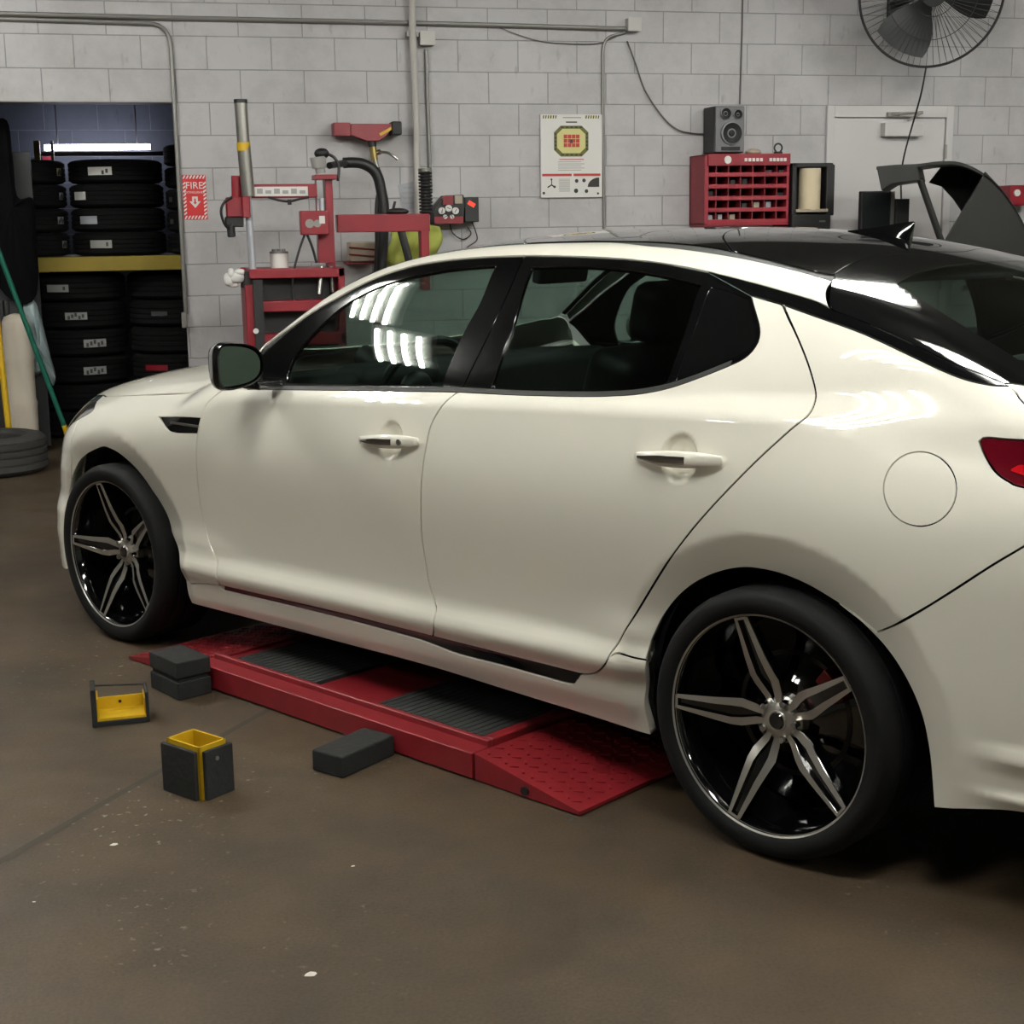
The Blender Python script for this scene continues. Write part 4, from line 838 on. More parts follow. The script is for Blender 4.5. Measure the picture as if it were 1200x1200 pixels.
pipe('conduit', [(871, -40), (869.5, 40), (867, 122)], .006, 'wire', 'thin conduit dropping onto the loudspeaker', 'conduit', group=cdt)
for px, py, w, h, lab in ((740, 30, .088, .085, 'grey square junction box at the right end of the long conduit'), (499, 46, .095, .085, 'grey junction box above the hose hanger')):
    c_ = wp(px, py, .0); mb = MB(); mb.box((c_.x, YW-.035, c_.z), (w, .07, h)); o = mb.build('junction_box', 'box_grey', bevel=.006); tag(o, lab, 'junction box', 'junction boxes on the wall')
    mb = MB(); mb.box((c_.x, YW-.072, c_.z), (w*1.04, .006, h*1.04)); mb.build('cover', 'box_grey', o, bevel=.002)
c_ = at(216, 375, YW-.03); mb = MB(); mb.box((c_.x, c_.y, c_.z), (.035, .05, .10)); tag(mb.build('outlet_box', 'galv', bevel=.004), 'small metal outlet box at the foot of the doorway conduit', 'outlet box')
def wire(name, pts, r, mt, label, cat, off=.02, sm=6):
    path = crom([wp(x, y, off) for x, y in pts], sm); mb = MB(); mb.tube(path, r, 6); return tag(mb.build(name, mt), label, cat)
wire('cable', [(735, 48), (745, 75), (756, 106), (775, 135), (792, 151), (810, 156), (826, 157)], .005, 'wire', 'grey cable sagging from the junction box to the loudspeaker', 'cable')
wire('cable', [(585, 32), (605, 40), (632, 48), (660, 51), (700, 51), (722, 43)], .003, 'wire', 'thin wire drooping below the long conduit', 'cable', off=.015)
# ------------------------------------------------------------------ fire extinguisher sign
a = wp(212.5, 205, .002); c_ = wp(244, 257, .002); w = (c_.x-a.x)-.005; h = a.z-c_.z; cx = (a.x+c_.x)/2; cz = (a.z+c_.z)/2
mb = MB(); mb.box((cx, YW-.003, cz), (w, .004, h)); sg = tag(mb.build('fire_sign', 'sign_red', bevel=.001), 'red and white striped fire extinguisher sign beside the doorway', 'sign')
mb = MB()
bw_ = w*.13; nst = 8
def stripe(xa, xb, za, zb, hor):
    n = 7 if hor else 9
    for k in range(n):
        if hor:
            s_ = (xb-xa)/n; x = xa+k*s_; mb.prism([(x, za), (x+s_*.5, za), (x+s_*.5+.012 if x+s_*.5+.012 < xb else xb, zb), (x+.012, zb)], (0, YW-.0055, 0), (1, 0, 0), (0, 0, 1), (0, -.0008, 0))
        else:
            s_ = (zb-za)/n; z = za+k*s_; mb.prism([(xa, z), (xb, z+.012), (xb, z+.012+s_*.5), (xa, z+s_*.5)], (0, YW-.0055, 0), (1, 0, 0), (0, 0, 1), (0, -.0008, 0))
stripe(cx-w/2+.002, cx+w/2-.002, cz+h/2-.024, cz+h/2-.003, True); stripe(cx-w/2+.002, cx+w/2-.002, cz-h/2+.003, cz-h/2+.024, True)
stripe(cx-w/2+.002, cx-w/2+.02, cz-h/2+.026, cz+h/2-.042, False); stripe(cx+w/2-.02, cx+w/2-.002, cz-h/2+.026, cz+h/2-.042, False)
mb.build('stripes', 'sticker', sg, flat=True)
mb = MB(); text_mb('FIRE', .062, mb, (cx, YW-.0058, cz+.072), (1, 0, 0), (0, 0, 1), (0, -.0008, 0)); text_mb('EXTINGUISHER', .0185, mb, (cx, YW-.0058, cz+.030), (1, 0, 0), (0, 0, 1), (0, -.0008, 0)); mb.build('lettering', 'sticker', sg, flat=True)
mb = MB(); mb.prism([(-.018, .0), (.018, .0), (.018, -.030), (.036, -.030), (0, -.072), (-.036, -.030), (-.018, -.030)], (cx, YW-.0058, cz+.004), (1, 0, 0), (0, 0, 1), (0, -.0008, 0)); mb.build('arrow', 'sticker', sg, flat=True)
mb = MB(); mb.prism([(-.005, -.012), (.005, -.012), (.005, -.036), (.012, -.036), (0, -.050), (-.012, -.036), (-.005, -.036)], (cx, YW-.0070, cz+.004), (1, 0, 0), (0, 0, 1), (0, -.0006, 0)); mb.build('arrow_core', 'sign_red', sg, flat=True)
# ------------------------------------------------------------------ safety poster
a = wp(633, 134, .02); c_ = wp(705.5, 231, .02); pw = c_.x-a.x; ph = a.z-c_.z; ox = a.x; oz = c_.z
mb = MB(); mb.box((ox+pw/2, YW-.014, oz+ph/2), (pw, .022, ph)); po = tag(mb.build('safety_poster', 'sticker', bevel=.002), 'white safety poster with yellow octagon and red centre diagram', 'poster')
yp = YW-.0258
def pr(mb, poly, mi=0, lay=0): mb.prism([(ox+u*pw, oz+(1-v)*ph) for u, v in poly], (0, yp-.0006*lay, 0), (1, 0, 0), (0, 0, 1), (0, -.0005, 0), mi)
mb = MB()
def oct_(u0, u1, v0, v1, cu, cv): return [(u0+cu, v0), (u1-cu, v0), (u1, v0+cv), (u1, v1-cv), (u1-cu, v1), (u0+cu, v1), (u0, v1-cv), (u0, v0+cv)]
pr(mb, oct_(.215, .775, .135, .505, .11, .08)); mb.build('octagon', 'print_olive', po, flat=True)
mb = MB(); pr(mb, oct_(.265, .725, .172, .465, .09, .065), 0, 1)
for k in range(8): pr(mb, [(.03+k*.03, .012), (.045+k*.03, .012), (.037+k*.03, .05), (.022+k*.03, .05)]) if k else None; pr(mb, [(.72+k*.03, .012), (.735+k*.03, .012), (.727+k*.03, .05), (.712+k*.03, .05)])
mb.build('yellow_print', 'print_yellow', po, flat=True)
mb = MB()
for i in range(4):
    for j in range(3): pr(mb, [(.372+i*.066, .242+j*.052), (.430+i*.066, .242+j*.052), (.430+i*.066, .288+j*.052), (.372+i*.066, .288+j*.052)], 0, 2)
pr(mb, [(.02, .712), (.50, .712), (.50, .742), (.02, .742)]); pr(mb, [(.53, .712), (.97, .712), (.97, .742), (.53, .742)])
pr(mb, [(.30, .535), (.70, .535), (.70, .545), (.30, .545)]); mb.build('red_print', 'print_red', po, flat=True)
mb = MB()
for k in range(6): pr(mb, [(.044+k*.04, .012), (.060+k*.04, .012), (.052+k*.04, .05), (.036+k*.04, .05)], 0, 1); pr(mb, [(.735+k*.04, .012), (.751+k*.04, .012), (.743+k*.04, .05), (.727+k*.04, .05)], 0, 1)
pr(mb, [(.41, .085), (.59, .085), (.59, .10), (.41, .10)])
for k in range(5):
    for u0, u1, v0, v1 in ((.33+k*.075, .375+k*.075, .146, .162), (.33+k*.075, .375+k*.075, .476, .492)): pr(mb, [(u0, v0), (u1, v0), (u1, v1), (u0, v1)], 0, 1)
    for u0, u1, v0, v1 in ((.228, .252, .22+k*.045, .25+k*.045), (.737, .761, .22+k*.045, .25+k*.045)): pr(mb, [(u0, v0), (u1, v0), (u1, v1), (u0, v1)], 0, 1)
pr(mb, [(.475, .30), (.515, .30), (.515, .345), (.475, .345)], 0, 3)
mb.build('dark_print', 'print_dark', po, flat=True)
for u, v, r in ((.58, .80, .03), (.70, .795, .03), (.57, .92, .035), (.74, .925, .03), (.045, .945, .022), (.93, .955, .018), (.17, .78, .016), (.22, .87, .02)): mb = MB(); pr(mb, [(u+r*math.cos(q*PI/5), v+.8*r*math.sin(q*PI/5)) for q in range(10)]); mb.build('icon', 'print_dark', po, flat=True)
mb = MB()
pr(mb, [(.165, .79), (.18, .79), (.18, .84), (.23, .87), (.22, .885), (.17, .855), (.11, .885), (.10, .87), (.165, .84)])
mb.build('icon', 'print_dark', po, flat=True); mb = MB()
pr(mb, [(.76, .875)]+[(.95-.19*math.cos(q*PI/12), .875-.115*math.sin(q*PI/12)) for q in range(1, 7)]+[(.95, .875)])
mb.build('icon', 'print_dark', po, flat=True)
mb = MB()
for k in range(5): pr(mb, [(.28, .565+k*.025), (.66+.05*(k % 2), .565+k*.025), (.66+.05*(k % 2), .573+k*.025), (.28, .573+k*.025)])
mb.build('grey_print', 'print_grey', po, flat=True); mb = MB()
for k in range(9): pr(mb, [(.29, .775+k*.018), (.47, .775+k*.018), (.47, .783+k*.018), (.29, .783+k*.018)])
mb.build('grey_print', 'print_grey', po, flat=True); mb = MB()
pr(mb, [(.36, .032), (.66, .032), (.66, .045), (.36, .045)]); mb.build('title_print', 'print_grey', po, flat=True)
# ------------------------------------------------------------------ loudspeaker
Ys = 6.14
a = at(839, 124, Ys); c_ = at(872, 179, Ys); w = c_.x-a.x; h = a.z-c_.z; lx = a.x; lz = c_.z
sp = thing('loudspeaker', 'grey and black loudspeaker standing on the red bin cabinet', 'speaker', (lx+w/2, Ys+.1, lz))
mb = MB(); mb.span((lx-.005, Ys+.02, lz), (lx+w+.005, YW-.02, lz+h)); mb.build('cabinet', 'speaker_side', sp, bevel=.006)
mb = MB(); mb.span((lx, Ys, lz+.004), (lx+w, Ys+.02, lz+h-.004)); bf = mb.build('front_baffle', 'speaker', sp, bevel=.006)
def cone(c, r, parent, nm):
    mb = MB(); mb.lathe([(r*1.18, 0), (r*1.15, .012), (r*1.0, .014)], c, (0, -1, 0), 32); rg = mb.build(nm+'_ring', 'speaker', parent)
    mb = MB(); mb.lathe([(r, .012), (r*.8, .006), (r*.35, -.002), (r*.3, .006), (.0, .012)], c, (0, -1, 0), 32); mb.build(nm, 'cone', parent)
cone((lx+w*.56, Ys, lz+h*.42), .068, sp, 'woofer'); cone((lx+w*.34, Ys, lz+h*.84), .034, sp, 'tweeter'); cone((lx+w*.76, Ys, lz+h*.82), .028, sp, 'tweeter')
mb = MB(); mb.span((lx+w*.2, Ys-.004, lz+.015), (lx+w*.85, Ys+.001, lz+.04)); mb.build('port', 'cone', sp)
# ------------------------------------------------------------------ red bin cabinet
Yc = 6.08
a = at(826, 181, Yc); c_ = at(924, 262, Yc); w = c_.x-a.x; h = a.z-c_.z; lx = a.x; lz = c_.z
cb = thing('bin_cabinet', 'red wall cabinet of small open bins below the loudspeaker', 'cabinet', (lx+w/2, (Yc+YW)/2, lz))
mb = MB(); mb.span((lx, Yc, lz), (lx+.03, YW-.01, lz+h)); mb.span((lx+w-.02, Yc, lz), (lx+w, YW-.01, lz+h)); mb.span((lx, YW-.03, lz), (lx+w, YW-.005, lz+h)); mb.span((lx, Yc, lz-.008), (lx+w, YW-.01, lz+.012)); mb.span((lx, Yc, lz+h-.012), (lx+w, YW-.01, lz+h))
mb.build('case', 'rack_red', cb, bevel=.003)
mb = MB(); mb.span((lx+.02, Yc-.012, lz+h-.075), (lx+w, Yc, lz+h+.004)); hd = mb.build('header', 'red', cb, bevel=.003)
mb = MB(); mb.cyl((lx+.16, Yc-.0125, lz+h-.036), (lx+.16, Yc-.015, lz+h-.036), .026, n=20); mb.build('header_logo', 'sticker', hd, flat=True)
for x0, st in ((.29, .028), (.47, .026)):
    mb = MB(); [mb.box((lx+x0+k*st, Yc-.0135, lz+h-.036), (.020, .002, .022)) for k in range(5)]; mb.build('header_lettering', 'sticker', hd, flat=True)
sh = h-.075; nr = 5
for k in range(nr):
    z = lz+.012+sh*(k)/nr
    mb = MB(); mb.span((lx+.028, Yc+.004, z-.006), (lx+w-.018, YW-.03, z)); mb.span((lx+.028, Yc-.004, z-.006), (lx+w-.018, Yc+.004, z+.022)); mb.build('bin_shelf', 'rack_red', cb, bevel=.002)
mb = MB()
for k in range(1, 7): mb.span((lx+w*k/7-.003, Yc+.01, lz+.01), (lx+w*k/7+.003, YW-.03, lz+h-.07))
mb.build('dividers', 'lift_red', cb)
random.seed(3)
for k in range(12):
    x = lx+.07+random.random()*(w-.14); z = lz+.012+sh*((k*2+k//7) % nr)/nr
    k7 = (k*3) % 7; z = lz+.012+sh*(k % nr)/nr; x = max(lx+.06, lx+w*(k7+.5)/7); hh = .035+random.random()*.03
    mb = MB(); mb.box((x, Yc+.07, z+hh/2+.0005), (.03+random.random()*.015, .05, hh)); o = mb.build('small_part', random.choice(['steel', 'black', 'card', 'black', 'paper']), bevel=.003)
    tag(o, 'small repair part lying in the red bin cabinet', 'part', 'small parts in the red bins')
mb = MB(); mb.ell((lx+w*.63, Yc+.1, lz+h+.02), (.055, .05, .022)); tag(mb.build('work_glove', 'card'), 'crumpled brown glove on top of the red bin cabinet', 'glove')
mb = MB(); c2 = Vector((lx+w*.9, Yc+.06, lz+h)); mb.tube(arc(c2+Vector((0, 0, .045)), .028, -60, 240, 14), .006, 6); mb.cyl(c2, c2+Vector((0, 0, .02)), .03); tag(mb.build('wire_hook', 'black'), 'black looped wire hook on top of the red bin cabinet', 'hook')
# ------------------------------------------------------------------ black holder with a paper roll beside the cabinet
Yh = 6.05
a = at(929, 191, Yh); c_ = at(975, 268, Yh); w = c_.x-a.x; h = a.z-c_.z; lx = a.x; lz = c_.z
th = thing('towel_holder', 'black wall holder with cream paper roll right of the red bins', 'dispenser', (lx+w/2, YW-.12, lz))
mb = MB(); mb.span((lx, Yh+.12, lz), (lx+w, YW+.002, lz+h)); mb.span((lx, Yh, lz+.02), (lx+.035, Yh+.13, lz+h)); mb.span((lx+w-.05, Yh, lz+.09), (lx+w+.012, Yh+.13, lz+h-.01)); mb.span((lx, Yh, lz+h-.03), (lx+w, Yh+.13, lz+h)); mb.span((lx-.005, Yh-.02, lz), (lx+w-.02, Yh+.13, lz+.10)); mb.build('holder_body', 'matte_black', th, bevel=.008)
mb = MB(); mb.cyl((lx+w*.51, Yh+.06, lz+.13), (lx+w*.51, Yh+.06, lz+h-.035), .075, n=28); mb.build('paper_roll', 'cream', th)
mb = MB(); mb.span((lx+.03, Yh-.012, lz+.115), (lx+w-.04, Yh+.02, lz+.135)); mb.build('tear_bar', 'card', th)
mb = MB(); mb.box((lx+w*.72, Yh-.022, lz+.052), (.045, .004, .012)); mb.build('badge', 'steel', th)
# ------------------------------------------------------------------ wall fan
Yf = 5.75; fc = at(1092, -8, Yf); fr_ = (at(1167, -8, Yf)-fc).length*1.0
fan = thing('wall_fan', 'large black caged fan mounted high above the white door', 'fan', tuple(fc))
ax = Vector((-.30, -.93, -.20)).normalized(); ua = Vector((ax.y*-1, ax.x, 0)).normalized()*-1; va = ax.cross(ua)
if va.z < 0: va = -va
fp = lambda r, a, d: fc+ua*r*math.cos(a)+va*r*math.sin(a)+ax*d
mb = MB(); n = 64
for s_, dep in ((1, .085), (-1, -.10)):
    for k in range(n):
        a = 2*PI*k/n; sw = .10*s_
        mb.tube([fp(fr_*t, a+sw*(1-t), dep*(1-t**2.5)) for t in (.16, .4, .65, .85, 1)], .0016, 4)
for r in (.30, .62): mb.tube([fp(fr_*r, 2*PI*k/48, .085*(1-r**2.5)+.002) for k in range(48)], .0024, 6, closed=True)
mb.build('wire_guard', 'black', fan)
mb = MB(); mb.tube([fp(fr_, 2*PI*k/64, 0) for k in range(64)], .009, 8, closed=True); mb.build('rim_ring', 'black', fan)
mb = MB(); mb.cyl(fc+ax*.075, fc+ax*.09, fr_*.17, n=28); mb.build('badge_plate', 'black', fan)
for q in range(3):
    mb = MB(); a0 = math.radians(300+120*q); vs = []
    for i in range(9):
        r = fr_*(.15+.72*i/8)
        for j in range(7):
            t = j/6; wd = .28+.50*math.sin(PI*(.25+.55*i/8)); vs.append(fp(r, a0+(t-.5)*wd*1.5, .045-.09*t))
    fs = [(i*7+j, i*7+j+1, (i+1)*7+j+1, (i+1)*7+j) for i in range(8) for j in range(6)]
    mb.add(vs, fs); mb.add([v-ax*.003 for v in vs], fs); mb.build('fan_blade', 'black', fan)
mb = MB(); mb.cyl(fc-ax*.10, fc+ax*.04, .075, n=24); mb.cyl(fc-ax*.26, fc-ax*.10, .06, .085, n=24); mb.build('motor', 'black', fan)
mb = MB(); bt = fc-ax*.2; mb.cyl(bt, (bt.x+.02, YW-.02, bt.z-.02), .025); mb.box((bt.x+.02, YW-.012, bt.z-.02), (.16, .024, .26)); mb.build('wall_bracket', 'black', fan)
mb = MB(); e0 = fp(fr_, -PI/2, 0); mb.tube(crom([e0, Vector((e0.x-.01, e0.y+.05, e0.z-.2)), at(1058, 190, 6.2), at(1056, 240, 6.2), at(1055, 300, 6.2)], 8), .006, 6); mb.build('power_cord', 'black', fan)
# ------------------------------------------------------------------ wheel balancer
Yb = 5.25
bal = thing('wheel_balancer', 'charcoal wheel balancer with raised curved guard behind the car roof', 'wheel balancer', tuple(Vector((at(1150, 300, Yb).x, Yb, 0))))
pts_o = [(1027, 195), (1050, 193), (1075, 192), (1100, 189), (1125, 190), (1150, 201), (1172, 220), (1190, 245), (1204, 272), (1212, 300)]
pts_i = [(1032, 222), (1050, 214), (1068, 212), (1082, 212), (1098, 217), (1112, 232), (1124, 250), (1134, 268), (1145, 290), (1150, 305)]
D = Vector((.30, .48, .0))
oo = [at(x, y, Yb) for x, y in pts_o]; ii = [at(x, y, Yb) for x, y in pts_i]
oo = crom(oo, 4); n = len(oo)
# curved shell of the guard: a bent sheet with rolled front edge
vs = []; fs = []
for p in oo: vs += [p, p+D, p+D-Vector((0, 0, .022)), p-Vector((0, 0, .022))]
for i in range(n-1): fs += [(4*i+j, 4*i+(j+1) % 4, 4*i+4+(j+1) % 4, 4*i+4+j) for j in range(4)]
fs += [(0, 1, 2, 3), tuple(4*(n-1)+j for j in range(4))]
mb = MB(); mb.add(vs, fs); mb.build('wheel_guard', 'balancer', bal, bevel=.006)
mb = MB(); fl = [at(x, y, Yb-.004) for x, y in ((1027, 195), (1075, 193), (1079, 212), (1066, 213), (1045, 216), (1033, 224))]; mb.add(fl+[p+D*.9 for p in fl], [tuple(range(6)), tuple(range(6, 12))]+[(i, (i+1) % 6, 6+(i+1) % 6, 6+i) for i in range(6)]); mb.build('guard_lip', 'balancer', bal, bevel=.008)
wd = [at(x, y, Yb) for x, y in ((1104, 288), (1155, 201), (1172, 219), (1190, 244), (1204, 271), (1215, 305), (1120, 305))]; mb = MB(); k = len(wd)
mb.add(wd+[p+Vector((.01, .03, 0)) for p in wd], [tuple(range(k)), tuple(range(k, 2*k))]+[(i, (i+1) % k, k+(i+1) % k, k+i) for i in range(k)]); mb.build('guard_side_plate', 'balancer', bal, bevel=.004)
mb = MB(); vs = []; bi = [at(x, y, Yb)+D for x, y in pts_i[3:]]; bo = [at(x, y, Yb)+D for x, y in pts_o[3:]]; k = min(len(bi), len(bo))
vs = bi[:k]+bo[:k]; mb.add(vs, [(i, i+1, k+i+1, k+i) for i in range(k-1)]); mb.add([v+Vector((.006, .012, 0)) for v in vs], [(i, i+1, k+i+1, k+i) for i in range(k-1)]); mb.build('guard_back_plate', 'balancer', bal)
mb = MB(); mb.cyl(at(1078, 210, Yb+.03), at(1109, 300, Yb+.03), .022, n=14); mb.build('guard_arm', 'balancer', bal)
bx = at(1150, 300, Yb); mb = MB(); mb.span((bx.x-.10, Yb, 0), (bx.x+.55, Yb+.5, .72)); mb.span((bx.x+.30, Yb+.1, .72), (bx.x+.55, Yb+.5, 1.22)); mb.build('machine_body', 'balancer', bal, bevel=.03)
mb = MB(); mb.cyl((bx.x+.30, Yb+.25, 1.0), (bx.x+.02, Yb+.25, 1.0), .02); mb.build('shaft', 'steel', bal)
Ym = 6.0; a = at(1010, 224, Ym); c_ = at(1043, 274, Ym)
mo = thing('monitor', 'black flat monitor standing behind the shark fin aerial', 'monitor', ((a.x+c_.x)/2, Ym+.03, 0))
mb = MB(); mb.span((a.x, Ym, c_.z), (c_.x, Ym+.05, a.z)); mb.build('housing', 'black', mo, bevel=.006)
mb = MB(); mb.span((a.x+.012, Ym-.003, c_.z+.016), (c_.x-.012, Ym+.002, a.z-.012)); mb.build('screen', 'screen', mo)
a2 = at(1044, 224, Ym); b2 = at(1049, 270, Ym); mb = MB(); mb.span((a2.x+.004, Ym+.02, b2.z), (b2.x, Ym+.06, a2.z)); mb.build('side_trim', 'steel', mo)
a2 = at(1050, 233, Ym); b2 = at(1064, 272, Ym); mb = MB(); mb.span((a2.x, Ym-.01, b2.z), (b2.x, Ym+.12, a2.z)); mb.build('side_speaker', 'black', mo, bevel=.005)
mb = MB(); mb.cyl(((a.x+c_.x)/2, Ym+.08, .02), ((a.x+c_.x)/2, Ym+.08, c_.z+.1), .03); mb.cyl(((a.x+c_.x)/2, Ym+.08, .0), ((a.x+c_.x)/2, Ym+.08, .03), .2, n=28); mb.build('stand', 'black', mo)
a = at(1184, 217, 6.2); c_ = at(1206, 241, 6.2); mb = MB(); mb.span((a.x, 6.2, c_.z), (c_.x+.05, YW, a.z)); o = tag(mb.build('red_wall_box', 'red', bevel=.01), 'small red box on the wall right of the white door', 'box'); mb = MB(); q = at(1192, 226, 6.19); mb.cyl((q.x, 6.2, q.z), (q.x, 6.185, q.z), .024, n=20); mb.build('round_badge', 'sticker', o)
# ------------------------------------------------------------------ hose hanger on the wall
Yw = 6.24
def bx2(mb, x0, y0, x1, y1, Y, dep, mi=0):
    a = at(x0, y0, Y); c = at(x1, y1, Y); return mb.span((a.x, Y, c.z), (c.x, Y+dep, a.z), mi)
hg = thing('hose_hanger', 'red wall bracket with brass air valve above the tyre changer', 'bracket', tuple(at(431, 160, YW)))
mb = MB(); bx2(mb, 411, 145, 460, 151, Yw, .12); a = [at(x, y, Yw) for x, y in ((411, 150), (460, 150), (452, 160), (444, 165), (430, 165), (411, 158))]; mb.add(a+[p+Vector((0, .11, 0)) for p in a], [tuple(range(6)), tuple(range(6, 12))]+[(i, (i+1) % 6, 6+(i+1) % 6, 6+i) for i in range(6)]); bx2(mb, 391, 143.5, 411, 159, Yw-.02, .14); mb.build('bracket', 'red', hg, bevel=.003)
mb = MB(); bx2(mb, 459, 142, 471.5, 158, Yw-.02, .14); mb.build('end_cap', 'matte_black', hg, bevel=.01)
mb = MB(); p = at(453, 153.5, Yw-.005); mb.box(p, (.10, .006, .018), rot=Matrix.Rotation(math.radians(-28), 3, 'Y')); mb.build('yellow_tag', 'yellow', hg)
mb = MB(); mb.cyl(at(435, 160, Yw+.03), at(436.5, 172, Yw+.03), .026); mb.build('swivel', 'matte_black', hg)
mb = MB(); mb.cyl(at(436.5, 172, Yw+.03), at(439, 188, Yw+.03), .024, n=10); mb.cyl(at(437.5, 180, Yw+.03), at(446, 178, Yw+.03), .017); mb.build('brass_valve', 'brass', hg)
mb = MB(); mb.tube(crom([at(444, 178, Yw), at(454, 179, Yw-.02), at(461, 183, Yw-.03), at(466, 187, Yw-.03)], 4), .009, 8); mb.build('valve_lever', 'steel', hg)
mb = MB(); mb.cyl(at(439, 188, Yw+.03), at(442, 197, Yw+.03), .017); mb.build('hose_tail', 'steel', hg)
mb = MB(); path = crom([at(x, y, 6.0) for x, y in ((402, 191), (414, 190.5), (425, 192), (436, 198), (443, 208), (447, 225), (450, 245), (449, 280), (446, 330), (444, 380), (442, 440), (440, 490), (438, 527))], 6); mb.tube(path, .034, 12); 
path = crom([at(x, y, 6.06) for x, y in ((441, 197), (447, 215), (443, 240), (443, 290), (441, 340), (441, 380), (438, 440), (434, 490), (432, 520))], 6); mb.tube(path, .022, 10); tag(mb.build('air_hose', 'hose'), 'thick black hose looping down behind the red tyre changer', 'hose')
# ------------------------------------------------------------------ paper, cloth, gauges, box behind the changer
mb = MB(); a = [wp(x, y, .0005) for x, y in ((466, 217), (487, 212), (490, 243), (472, 247))]; mb.add(a+[p-Vector((0, .003, 0)) for p in a], [(0, 1, 2, 3), (7, 6, 5, 4), (0, 4, 5, 1), (1, 5, 6, 2), (2, 6, 7, 3), (3, 7, 4, 0)]); o = tag(mb.build('paper_notice', 'paper'), 'grey paper notice taped to the wall under the hose hanger', 'paper')
mb = MB()
for k in range(4): p = wp(478, 220+k*6, .0042); mb.box((p.x, p.y, p.z), (.06+.02*(k % 2), .001, .012))
mb.build('scribbles', 'print_grey', o)
vs = []; fs = []; n1, n2 = 14, 10
for i in range(n1):
    for j in range(n2):
        u = i/(n1-1); v = j/(n2-1); p = at(456+58*u+4*math.sin(v*6), 266+46*v-5*math.sin(u*3.1), 6.20); p.y += .035*math.sin(u*11+v*3)+.02*math.sin(v*9); vs.append(p)
fs = [(i*n2+j, i*n2+j+1, (i+1)*n2+j+1, (i+1)*n2+j) for i in range(n1-1) for j in range(n2-1)]
mb = MB(); mb.add(vs, fs); o = tag(mb.build('safety_vest', 'hivis', sharp=80), 'crumpled yellow green cloth hanging behind the red arm', 'vest'); m2 = MB(); q = at(486, 268, 6.2); m2.cyl((q.x, 6.15, q.z), (q.x, YW+.004, q.z), .012); m2.build('hook', 'steel', o); md = o.modifiers.new('s', 'SOLIDIFY'); md.thickness = .006
g = thing('gauge_panel', 'red gauge panel with white dials on the wall', 'gauge', tuple(at(526, 246, YW)))
mb = MB(); a = [at(x, y, 6.24) for x, y in ((509, 243), (521, 229), (543, 228), (545, 236), (543, 262), (508, 263))]; k = 6; mb.add(a+[p+Vector((0, YW-6.24-.005, 0)) for p in a], [tuple(range(k)), tuple(range(k, 2*k))]+[(i, (i+1) % k, k+(i+1) % k, k+i) for i in range(k)]); mb.build('panel', 'black', g, bevel=.004)
mb = MB(); bx2(mb, 509, 254, 543, 262, 6.225, .02); bx2(mb, 519, 229.5, 531, 240, 6.225, .02); mb.build('red_plates', 'red', g, bevel=.002)
mb = MB(); bx2(mb, 533, 229, 542, 238.5, 6.228, .015); mb.build('label_plate', 'card', g)
for x, y in ((518, 247), (526, 244), (534, 247), (522, 254), (530, 254)):
    p = at(x, y, 6.22); mb = MB(); mb.cyl(p, p+Vector((0, .03, 0)), .022 if y < 250 else .014, n=20); q = mb.build('dial', 'sticker', g); mb = MB(); mb.box(p-Vector((0, .002, 0)), (.004, .002, .026), rot=Matrix.Rotation(.6+x, 3, 'Y')); mb.build('needle', 'print_dark', q)
g = thing('control_box', 'black control box with red display right of the gauge panel', 'control box', tuple(at(553, 246, YW)))
mb = MB(); bx2(mb, 544.5, 231, 561.5, 260, 6.24, YW-6.245); mb.build('housing', 'black', g, bevel=.005)
mb = MB(); p = at(552.5, 239, 6.238); mb.box(p, (.05, .004, .028), rot=Matrix.Rotation(math.radians(30), 3, 'Y')); mb.build('display', 'led_red', g)
wire('cord', [(527, 262), (530, 272), (538, 279), (545, 280), (552, 274), (548, 266)], .004, 'hose', 'dark looped cord hanging under the gauge panel', 'cord', off=.03)
wire('cord', [(553, 260), (557, 270), (559, 281), (550, 288), (545, 292)], .004, 'hose', 'dark cord hanging below the black control box', 'cord', off=.03)
mb = MB(); bx2(mb, 410, 284, 443, 306, 6.1, .18); o = tag(mb.build('parts_box', 'card', bevel=.008), 'worn beige box tied with wire behind the tyre changer', 'box')
mb = MB()
for k in (290, 298): p0 = at(409, k, 6.095); p1 = at(444, k+3, 6.095); mb.cyl(p0, p1, .005)
mb.build('tie_wire', 'lift_red', o)
mb = MB(); q = at(426, 307, 6.1); mb.span((q.x-.10, 6.12, q.z-.012), (q.x+.10, YW, q.z+.002)); tag(mb.build('wall_shelf', 'lift_red'), 'small red wall shelf under the worn beige box', 'shelf')
# ------------------------------------------------------------------ tyre changer
Yt = 5.40
tc = thing('tyre_changer', 'red tyre changer with chrome post and swing arms against the wall', 'tyre changer', (at(345, 300, Yt).x, Yt, 0))
mb = MB(); mb.cyl(at(282, 120, Yt), at(285.5, 170, Yt), .037, n=24); mb.cyl(at(285.5, 170, Yt), at(291, 230, Yt), .039, n=24); mb.build('post', 'steel', tc)
mb = MB(); mb.cyl(at(281.8, 116.5, Yt), at(282, 121, Yt), .039, n=24); mb.build('post_cap', 'matte_black', tc)
mb = MB(); mb.cyl(at(285.2, 167, Yt), at(285.9, 177, Yt), .0395, n=24); mb.build('post_label', 'yellow', tc)
mb = MB(); mb.cyl(at(290, 228, Yt), at(297, 325, Yt), .022, n=20); mb.build('chrome_rod', 'rod', tc)
mb = MB(); mb.cyl(at(291, 318, Yt), at(292, 337, Yt), .045, .05, n=18); mb.cyl(at(283, 327, Yt), at(300, 329, Yt), .028, n=14); mb.build('mount_head', 'matte_black', tc, bevel=.004)
